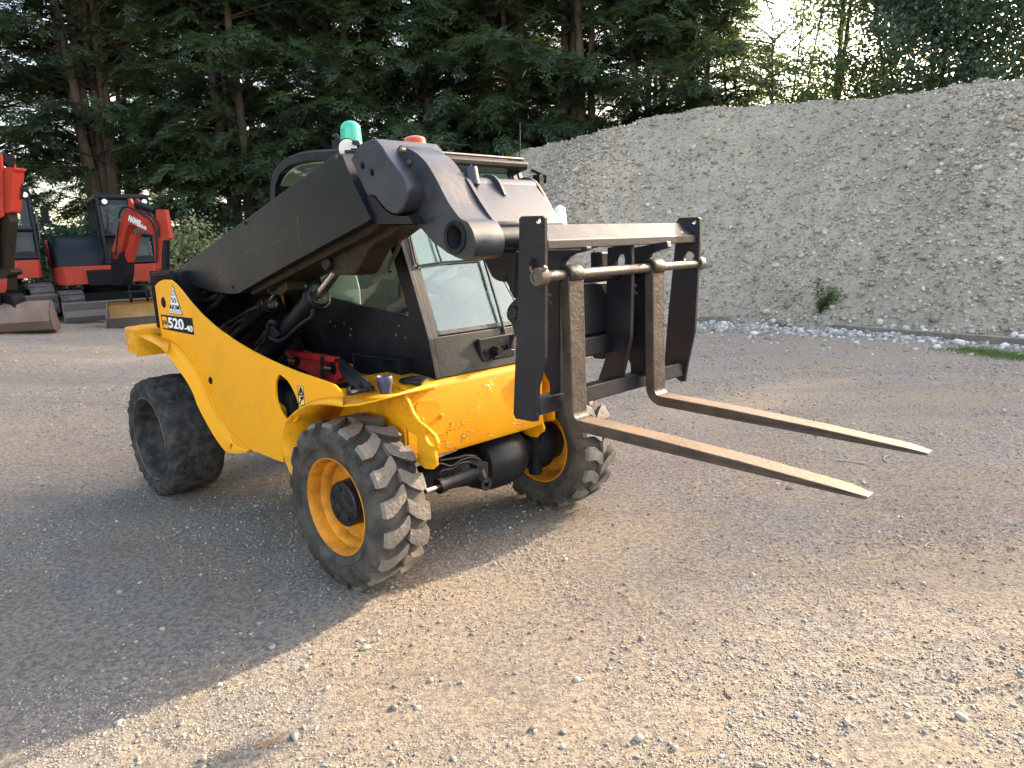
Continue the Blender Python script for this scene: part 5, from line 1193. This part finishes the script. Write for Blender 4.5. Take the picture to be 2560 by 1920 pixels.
k = MB(); k.prism([(p[0], p[2]) for p in MP('O', [(1250,200),(1330,185),(1560,225),(1700,240),(1740,400),(1757,620),(1560,600),(1350,560)], 'y', .53)], 'y', .53, .54); k.build('sky_patch_board', M['white'], CB, bevel=.004)  # white board added to stand for bright sky showing in the side window

k = MB(); k.box((-1.2, 1.34, .92), (.0, 1.38, 1.30)); k.box((-.62, 1.30, 1.28), (-.05, 1.38, 1.40)); k.build('door_panel', M['matt_black'], CB, bevel=.01)
# ---- beacons and lamps
def beacon(p, mat_, r, h, nm):
    k = MB(); k.lathe([(.001, -.02), (r*1.02, -.02), (r*1.05, -.008), (r*.98, 0)], org=tuple(p), ax='z', seg=32); b = k.build(nm, M['black'], CB, smooth=True)
    pr = [(r*.98, 0)]+[(r*(.98-.05*t)+(.0012 if i % 2 else 0), h*.62*t) for i, t in enumerate(np.linspace(.02, 1, 14))]+[(r*.93*cos(a), h*.62+h*.38*sin(a)) for a in np.linspace(.1, pi/2, 8)]
    k = MB(); k.lathe(pr, org=tuple(p), ax='z', seg=40); k.build('lens', mat_, b, smooth=True)
gp = mp('C', 250, 240, 'y', .56); beacon(gp, M['green_lens'], .054, .105, 'beacon')
op = mp('C', 750, 268, 'y', .80); beacon(op, M['amber_lens'], .060, .05, 'beacon')
k = MB(); k.tube([gp-np.array([0, 0, .02]), gp-np.array([0, 0, .1])], .02, 10); k.tube(smooth_pts([mp('C', u, v, 'y', .52) for u, v in ((110,195),(130,190),(165,225),(200,240),(300,245))], 3), .012, 8); k.box(mp('C', 120, 300, 'y', .52)-np.array([.01, .01, .01]), mp('C', 145, 215, 'y', .52)+np.array([.01, .01, .0])); k.build('beacon_bracket', M['black'], CB)
lp_ = mp('C', 205, 300, 'y', .50); k = MB(); k.tube([lp_+np.array([.0, 0, 0]), lp_+np.array([.035, -.01, 0])], [.045, .052], 24); wl_ = k.build('work_lamp', M['black'], CB, smooth=True)
k = MB(); k.tube([lp_+np.array([.033, -.01, 0]), lp_+np.array([.040, -.012, 0])], .046, 24); k.build('lens', M['cream'], wl_, smooth=True)
lp_ = mp('C', 1900, 830, 'y', 1.50); k = MB(); k.tube([lp_+np.array([0, 0, -.05]), lp_+np.array([-.01, 0, .045]), lp_+np.array([-.015, 0, .05])], [.035, .035, .02], 20); k.build('side_lamp', M['white'], CB, smooth=True)
k = MB(); k.tube([lp_+np.array([-.02, 0, 0]), (lp_[0]-.1, 1.42, lp_[2])], .01, 8); k.build('lamp_arm', M['black'], CB)
k = MB(); k.prism([(p[0], p[2]) for p in MP('C', [(1330,790),(1000,400),(1030,400),(1040,395)], 'y', 1)], 'y', 1.0, 1.001) if False else None
# ------------------------------------------------------------------ mini excavators in the background
def excavator(name, label, org, yaw, group):
    z = float(ground_z(org[0], org[1])); ex = empty(name, label, 'excavator', (org[0], org[1], z), yaw, group)
    # crawler tracks
    for s in (-1, 1):
        k = MB(); yc = s*.78; w_ = .20
        loop = [(-1.22+.27*cos(a), .30+.28*sin(a)) for a in np.linspace(pi/2, 1.5*pi, 9)]+[(1.18+.27*cos(a), .30+.28*sin(a)) for a in np.linspace(-pi/2, pi/2, 9)]
        hole = [(-1.22+.20*cos(a), .30+.20*sin(a)) for a in np.linspace(pi/2, 1.5*pi, 7)]+[(1.18+.20*cos(a), .30+.20*sin(a)) for a in np.linspace(-pi/2, pi/2, 7)]
        k.prism([loop, hole], 'y', yc-w_, yc+w_)
        d = np.cumsum([0]+[math.dist(loop[i], loop[(i+1) % len(loop)]) for i in range(len(loop))]); per = d[-1]; n = 46
        for i in range(n):
            t = per*i/n; j = int(np.searchsorted(d, t, 'right'))-1; a = np.array(loop[j % len(loop)]); b = np.array(loop[(j+1) % len(loop)]); q = a+(b-a)*((t-d[j])/max(1e-6, d[j+1]-d[j]))
            an = math.atan2(b[1]-a[1], b[0]-a[0]); k.box((q[0]-.022, yc-w_+.01, q[1]-.018), (q[0]+.022, yc+w_-.01, q[1]+.018), Matrix.Rotation(-an, 3, 'Y'))
        tr = k.build('track', M['track'], ex)
        k = MB()
        for x in (-1.22, -.75, -.35, .05, .45, .8, 1.18): k.lathe([(.001, yc-.16), (.13 if abs(x) < 1 else .19, yc-.16), (.13 if abs(x) < 1 else .19, yc+.16), (.001, yc+.16)], org=(x, 0, .2 if abs(x) < 1 else .30), seg=18)
        k.box((-1.05, yc-.12, .24), (1.0, yc+.12, .44)); k.build('rollers', M['matt_black'], tr)
    k = MB(); k.box((-.7, -.6, .32), (.7, .6, .52)); k.lathe([(.001, .5), (.42, .5), (.42, .70), (.001, .70)], ax='z', seg=30); k.box((.6, -.5, .2), (1.5, -.35, .35)); k.box((.6, .35, .2), (1.5, .5, .35)); k.build('undercarriage', M['matt_black'], ex)
    k = MB(); bl = [(1.50,.02),(1.56,.0),(1.60,.10),(1.57,.22),(1.60,.36),(1.56,.38),(1.51,.22)]; k.prism(bl, 'y', -.99, .99); k.box((1.46, -1.0, .02), (1.62, -.975, .38)); k.box((1.46, .975, .02), (1.62, 1.0, .38)); k.build('dozer_blade', M['blade'], ex)
    # turntable deck with its rounded orange skirt
    sk = [(.80,-.86),(.86,-.80),(.88,-.2),(.88,.84),(.82,.90),(-.2,.90)]+[(-.25+.92*cos(a), .92*sin(a)) for a in np.linspace(pi/2+.05, 1.5*pi-.05, 16)]+[(-.1,-.90),(.7,-.90)]
    k = MB(); k.prism(sk, 'z', .70, 1.06); k.build('deck_skirt', M['orange'], ex, bevel=.03, smooth=True)
    k = MB(); k.box((.55, -.42, .66), (.95, .05, .98)); k.build('swing_post_recess', M['matt_black'], ex, bevel=.02)
    # engine hood: rear quarter orange, top and side black
    hood = [(.50,1.062),(.47,1.30),(.33,1.52),(.10,1.66),(-.25,1.72),(-.75,1.68),(-1.02,1.55),(-1.15,1.30),(-1.16,1.062)]
    k = MB()
    rows = []
    for y_, sc_, dz in ((-.90, .86, -.14), (-.86, .95, -.05), (-.75, 1, 0), (.0, 1, 0.0), (.80, .98, -.02), (.90, .9, -.10)):
        rows.append([(-.3+(x+.3)*sc_, y_, 1.062+(z_-1.062)*(1+dz)) for x, z_ in hood])
    for a, b in zip(rows, rows[1:]): k.strip(a, b)
    k.add(rows[0], [list(range(len(hood)))]); k.build('engine_hood', M['black'], ex, smooth=True, angle=60)
    k = MB(); pn = [(-.42,1.065),(-.40,1.50),(-.55,1.60),(-.78,1.66),(-.98,1.58),(-1.10,1.35),(-1.14,1.065)]
    k.prism(pn, 'y', -.925, -.86); k.build('side_cover', M['orange'], ex, bevel=.03, smooth=True)
    # cab
    c0, c1, x0, x1 = -.02, .90, -.62, .80
    cb = empty('cab', None, None, parent=ex)
    def pill(pts, r=.035): 
        q = MB()
        for p0, p1 in pts:
            q.tube([p0, p1], r, 6)
        return q
    fz = [(x1, 1.07), (x1-.02, 1.5), (x1-.16, 2.42)]
    edge = []
    for y_ in (c0, c1):
        edge += [((x1, y_, 1.07), (x1-.03, y_, 1.55)), ((x1-.03, y_, 1.55), (x1-.16, y_, 2.42)), ((.12, y_, 1.07), (.10, y_, 2.44)), ((x0, y_, 1.07), (x0+.04, y_, 2.40)), ((x1-.16, y_, 2.42), (x0+.04, y_, 2.42)), ((x1, y_, 1.07), (x0, y_, 1.07))]
    edge += [((x1, c0, 1.10), (x1, c1, 1.10)), ((x1-.16, c0, 2.42), (x1-.16, c1, 2.42)), ((x0, c0, 2.42), (x0, c1, 2.42)), ((x1-.045, c0, 1.66), (x1-.045, c1, 1.66))]
    pill(edge, .042).build('cab_frame', M['black'], cb)
    q = MB(); q.box((x0-.03, c0-.03, 2.40), (x1-.12, c1+.03, 2.50)); q.build('roof', M['black'], cb, bevel=.035, smooth=True)
    q = MB(); q.box((x0, c0-.01, 1.06), (x1+.01, c1+.01, 1.22)); q.build('lower_panel', M['black'], cb, bevel=.01)
    q = MB()
    q.add([(x1-.03, c0+.04, 1.23), (x1-.03, c1-.04, 1.23), (x1-.165, c1-.04, 2.38), (x1-.165, c0+.04, 2.38)], [(0, 1, 2, 3)])
    for y_ in (c0, c1): q.add([(x1-.05, y_, 1.23), (.15, y_, 1.23), (.14, y_, 2.38), (x1-.18, y_, 2.38)], [(0, 1, 2, 3)]); q.add([(.07, y_, 1.23), (x0+.05, y_, 1.5), (x0+.07, y_, 2.36), (.07, y_, 2.38)], [(0, 1, 2, 3)])
    q.add([(x0, c0+.04, 1.5), (x0, c1-.04, 1.5), (x0+.03, c1-.04, 2.36), (x0+.03, c0+.04, 2.36)], [(0, 1, 2, 3)])
    q.build('windows', M['glass'], cb, fix=False)
    q = MB(); q.box((-.45, .2, 1.2), (.0, .7, 1.42)); q.box((-.50, .2, 1.35), (-.38, .7, 2.0)); q.box((.35, .3, 1.1), (.5, .6, 1.55)); q.build('seat', M['seat'], cb, bevel=.03)
    for y_ in (c0+.12, c1-.06):
        q = MB(); q.tube([(x1-.14, y_, 2.34), (x1-.07, y_, 2.34)], [.055, .062], 14); l_ = q.build('work_lamp', M['black'], cb, smooth=True); q = MB(); q.tube([(x1-.072, y_, 2.34), (x1-.062, y_, 2.34)], .052, 14); q.build('lens', M['white'], l_, smooth=True)
    for y_, yy in ((c0-.14, c0), (c1+.22, c1)):
        q = MB(); q.tube([(x1-.1, yy, 2.1), (x1-.02, y_, 2.12), (x1-.02, y_, 1.95)], .012, 6); q.box((x1-.04, y_-.07, 1.78), (x1-.01, y_+.07, 2.10)); q.build('mirror', M['matt_black'], cb, bevel=.015)
    q = MB(); q.tube([(x1+.02, c0+.10, 1.68), (x1-.06, c0+.16, 2.2)], .010, 5); q.build('wiper_arm', M['hose'], cb)
    q = MB(); q.tube(smooth_pts([(x1+.02, c1+.02, 1.35), (x1+.06, c1+.06, 1.5), (x1-.0, c1+.06, 2.0), (x1-.1, c1, 2.15)], 3), .010, 5); q.build('grab_handle', M['steel'], cb)
    return ex
fR, fL = radians(-53), radians(-50)
def ex_origin(r, u, v, yplane, back, yaw):
    p = wp(r, u, v, 'y', yplane); return (p[0]-cos(yaw)*back, p[1]-sin(yaw)*back)
oR = ex_origin('H', 905, 1300, 14.8, .9, fR)
EXR = excavator('mini_excavator', 'orange and black mini excavator with white lettering on its boom, parked behind the telehandler', oR, fR, 'orange mini excavators parked by the trees')
oL = ex_origin('H', -60, 1250, 14.0, .9, fL)
EXL = excavator('mini_excavator', 'orange mini excavator cut off by the left edge, with a wide brown bucket', oL, fL, 'orange mini excavators parked by the trees')
class Plane:
    """a vertical plane through a point of the place, used to set out the excavator arms; gives points in that excavator's frame"""
    def __init__(s, P, az, ex): s.P = np.array(P); s.d = np.array([cos(az), sin(az), 0]); s.n = np.array([-sin(az), cos(az), 0]); s.ex = ex
    def loc(s, p):
        o = s.ex; a = o.rotation_euler[2]; q = np.array(p)-np.array(o.location[:]); return np.array([q[0]*cos(a)+q[1]*sin(a), -q[0]*sin(a)+q[1]*cos(a), q[2]])
    def pt(s, r, u, v, off=0):
        d = ray(r, u, v); P = s.P+s.n*off; t = ((P-CAM)@s.n)/(d@s.n); return CAM+d*t
    def prism(s, mb, r, pts, a, b):
        """outline traced on the near face, extruded square to the plane"""
        W_ = [s.pt(r, u, v, a) for u, v in pts]; n = len(W_)
        uv = [(w_@s.d, w_[2]) for w_ in W_]; tri = geometry.tessellate_polygon([[Vector((x, z, 0)) for x, z in uv]])
        V = [s.loc(w_) for w_ in W_]+[s.loc(w_+s.n*(b-a)) for w_ in W_]
        mb.add(V, [tuple(t) for t in tri]+[tuple(n+i for i in reversed(t)) for t in tri]+[(i, (i+1) % n, n+(i+1) % n, n+i) for i in range(n)]); return mb
    def tube(s, mb, r, pts, rad, off=0, seg=10, sm=0):
        P = [s.loc(s.pt(r, u, v, off)) for u, v in pts]; P = smooth_pts(P, sm) if sm else P; return mb.tube(P, rad, seg)
# right hand excavator: boom swung to its left, arm hanging
azb = radians(-22)
pr = Plane(wp('H', 930, 1060, 'y', 14.0), azb, EXR)
k = MB(); pr.prism(k, 'H', [(868,880),(900,870),(950,880),(985,960),(985,1060),(965,1140),(880,1140),(862,1040)], -.10, .10); k.build('swing_post', M['matt_black'], EXR, bevel=.02)
k = MB(); pr.prism(k, 'H', [(880,935),(872,860),(900,760),(930,650),(960,570),(985,540),(1030,535),(1090,580),(1150,625),(1200,650),(1232,690),(1212,740),(1170,740),(1100,705),(1050,672),(1010,665),(990,690),(970,760),(950,850),(925,935)], -.10, .10)
bR = k.build('boom', M['orange'], EXR, bevel=.012)
k = MB(); pr.prism(k, 'H', [(1020,735),(1068,728),(1050,800),(1025,900),(1008,960),(958,955),(985,850)], -.06, .07); k.build('boom_cylinder', M['orange'], EXR, bevel=.01)
k = MB(); pr.tube(k, 'H', [(1015,480),(1060,505),(1150,530),(1215,555)], [.075, .075, .07, .06], 0, 12); pr.tube(k, 'H', [(1210,550),(1240,560)], .03, 0, 8); k.build('arm_cylinder', M['black'], EXR, smooth=True)
k = MB(); pr.prism(k, 'H', [(1000,460),(1018,458),(1030,490),(1045,570),(1000,560)], -.12, -.07); pr.prism(k, 'H', [(1060,458),(1078,470),(1085,510),(1060,520)], .03, .09); k.build('boom_lug', M['orange'], EXR)
k = MB(); pr.prism(k, 'H', [(1218,545),(1290,545),(1305,620),(1318,700),(1330,770),(1310,785),(1270,785),(1262,900),(1262,1010),(1215,1010),(1205,880),(1200,780),(1205,700),(1215,640)], -.09, .0); aR = k.build('arm', M['orange'], EXR, bevel=.01)
k = MB(); pr.prism(k, 'H', [(1300,560),(1312,640),(1328,760),(1320,785),(1300,780),(1290,660)], .10, .14); k.build('arm_plate', M['orange'], EXR)
k = MB(); pr.tube(k, 'H', [(1292,770),(1292,860),(1290,1020)], .085, .0, 12); k.build('bucket_cylinder', M['black'], EXR, smooth=True)
k = MB(); pr.tube(k, 'H', [(930,610),(940,560),(965,528),(1000,525),(1080,560),(1150,600),(1190,650),(1215,730),(1225,850),(1222,960)], .018, -.13, 6, 3); pr.tube(k, 'H', [(1090,545),(1170,590),(1230,660),(1240,760)], .018, -.12, 6, 3); pr.tube(k, 'H', [(905,900),(915,760),(935,640)], .012, -.13, 6, 3); pr.tube(k, 'H', [(1320,790),(1324,900),(1318,1000)], .010, 0, 6); k.build('hydraulic_hose', M['hose'], EXR)
# lettering on the boom
def lettering(pl_, r, uv0, uv1, body, size, mat_, parent, off, bold=.004, sx=1):
    a = pl_.loc(pl_.pt(r, *uv0, off)); b = pl_.loc(pl_.pt(r, *uv1, off)); X_ = b-a; up = np.array([0, 0, 1.]); return text_mesh('lettering', body, size, mat_, parent, a, X_, up, .003, bold, sx)
lettering(pr, 'H', (1003,630), (1083,672), 'HAWES', .150, M['white'], bR, -.106, .008, .60)
lettering(pr, 'H', (1084,674), (1150,708), 'Kubota', .115, M['white'], bR, -.106, .002, .56)
lettering(Plane(wp('H', 500, 940, 'y', 14.2), fR, EXR), 'H', (468,955), (512,952), 'U48-4', .12, M['white'], EXR, 0, .002, .8) if False else None
text_mesh('lettering', 'U48-4', .14, M['white'], EXR, (-1.05, -.928, 1.20), (1, 0, 0), (0, 0, 1), .003, .004, 1.0)
# bucket on the ground in front
def bucket(ex, plane_P, az, reg, x0, x1, outline, mats, name='bucket'):
    pl_ = Plane(plane_P, az, ex); k = MB(); return pl_, k
def wide_bucket(ex, center, yaw_w, width, mat_in, mat_out, sc_=1.0, lift=0.0, prof=None):
    """grading bucket: curved shell, two cheeks, hanger ears; local x out of its mouth"""
    prof = prof or [(.02,.04),(-.25,.0),(-.42,.06),(-.50,.20),(-.48,.36),(-.38,.48),(-.26,.52)]
    mx = sum(p[0] for p in prof)/len(prof); mz = sum(p[1] for p in prof)/len(prof)+.05; inn = [(x+(mx-x)*.045, z+(mz-z)*.06) for x, z in prof]
    a = yaw_w-ex.rotation_euler[2]; c_ = center
    def T(p): 
        x, y, z = p[0]*sc_, p[1], p[2]*sc_
        X_ = c_[0]+x*cos(yaw_w)-y*sin(yaw_w); Y_ = c_[1]+x*sin(yaw_w)+y*cos(yaw_w); q = Plane((0, 0, 0), 0, ex).loc((X_, Y_, c_[2]+z+lift)); return q
    k = MB(); h = width/2
    k.strip([T((x, -h, z)) for x, z in prof], [T((x, h, z)) for x, z in prof]); k.cur = 1; k.strip([T((x, -h, z)) for x, z in inn], [T((x, h, z)) for x, z in inn]); k.cur = 0
    b = k.build('bucket', [mat_out, mat_in], ex, smooth=True, fix=False)
    n = len(prof)
    for s in (-h, h-.02):
        k = MB()
        V = [T((x, s, z)) for x, z in prof]+[T((x, s+.02, z)) for x, z in prof]
        k.add(V, [tuple(range(n)), tuple(range(2*n-1, n-1, -1))]+[(i, (i+1) % n, n+(i+1) % n, n+i) for i in range(n)])
        k.build('cheek_plate', mat_out, b)
    k = MB()
    for s in (-.14, .14): k.add([T((-.35, s-.02, .46)), T((-.1, s-.02, .56)), T((-.2, s-.02, .72)), T((-.42, s-.02, .6)), T((-.35, s+.02, .46)), T((-.1, s+.02, .56)), T((-.2, s+.02, .72)), T((-.42, s+.02, .6))], [(0,1,2,3),(4,7,6,5),(0,4,5,1),(1,5,6,2),(2,6,7,3),(3,7,4,0)])
    k.tube([T((-.22, -.2, .66)), T((-.22, .2, .66))], .035, 10); k.build('hanger', M['matt_black'], b)
    return b
cR = wp('H', 1010, 1375, 'y', 13.5)
wide_bucket(EXR, (cR[0]+.22, cR[1], float(ground_z(cR[0], cR[1]))), radians(-66), 1.15, M['bucket_yellow'], M['blade'], 1.0,
            prof=[(.10,.21),(.02,.03),(-.05,.0),(-.28,.0),(-.42,.10),(-.48,.28),(-.44,.44),(-.36,.50)])
# left hand excavator: arm hanging down at the left edge
pl2 = Plane(wp('H', 30, 1000, 'y', 12.2), radians(-20), EXL)
k = MB(); pl2.prism(k, 'H', [(-60,130),(5,112),(12,220),(20,600),(-60,640)], -.16, -.12); pl2.prism(k, 'H', [(82,108),(100,130),(112,220),(108,330),(108,600),(92,640),(70,640),(72,300),(75,180)], .08, .12); pl2.prism(k, 'H', [(-60,215),(112,215),(112,235),(100,250),(75,560),(62,570),(-60,600)], -.12, .08)
k.build('arm', M['orange'], EXL, bevel=.01)
k = MB(); pl2.tube(k, 'H', [(-5,155),(78,155)], .10, 0, 14); k.build('arm_boss', M['matt_black'], EXL, smooth=True)
k = MB(); pl2.prism(k, 'H', [(-60,590),(60,560),(72,640),(60,760),(45,900),(42,1010),(-60,1010)], -.10, .06); pl2.tube(k, 'H', [(-30,600),(-30,1000)], .06, -.15, 10); k.build('bucket_cylinder', M['oily'], EXL, bevel=.01)
k = MB(); pl2.prism(k, 'H', [(-60,1010),(70,1008),(92,1030),(85,1055),(50,1070),(50,1180),(-60,1200)], -.10, .10); k.build('arm_foot', M['oily'], EXL, bevel=.02); k = MB(); pl2.prism(k, 'H', [(-60,1095),(48,1085),(45,1150),(35,1195),(-60,1190)], -.12, -.10); k.build('arm_foot_cover', M['orange'], EXL)
k = MB(); pl2.prism(k, 'H', [(-60,1210),(70,1205),(95,1235),(110,1300),(170,1390),(120,1405),(-60,1400)], -.12, .12); k.build('quick_hitch', M['matt_black'], EXL, bevel=.02)
k = MB()
for d_ in (0, 12, 24): pl2.tube(k, 'H', [(104,240+d_),(150-d_*.4,280),(174-d_,380),(160-d_,460),(118,505-d_)], .020, .05, 8, 4)
pl2.tube(k, 'H', [(104,330),(110,560),(108,640)], .012, .12, 8); k.build('hydraulic_hose', M['hose'], EXL, smooth=True)
gz = float(ground_z(-9.8, 11.6))
cL = wp('H', 180, 1570, 'z', .5); cL = wp('H', 180, 1570, 'z', float(ground_z(cL[0], cL[1])))
wide_bucket(EXL, (cL[0]-.55, cL[1]+.35, float(ground_z(cL[0], cL[1]))), radians(-72+180), 1.75, M['rust'], M['rust'], 1.05)
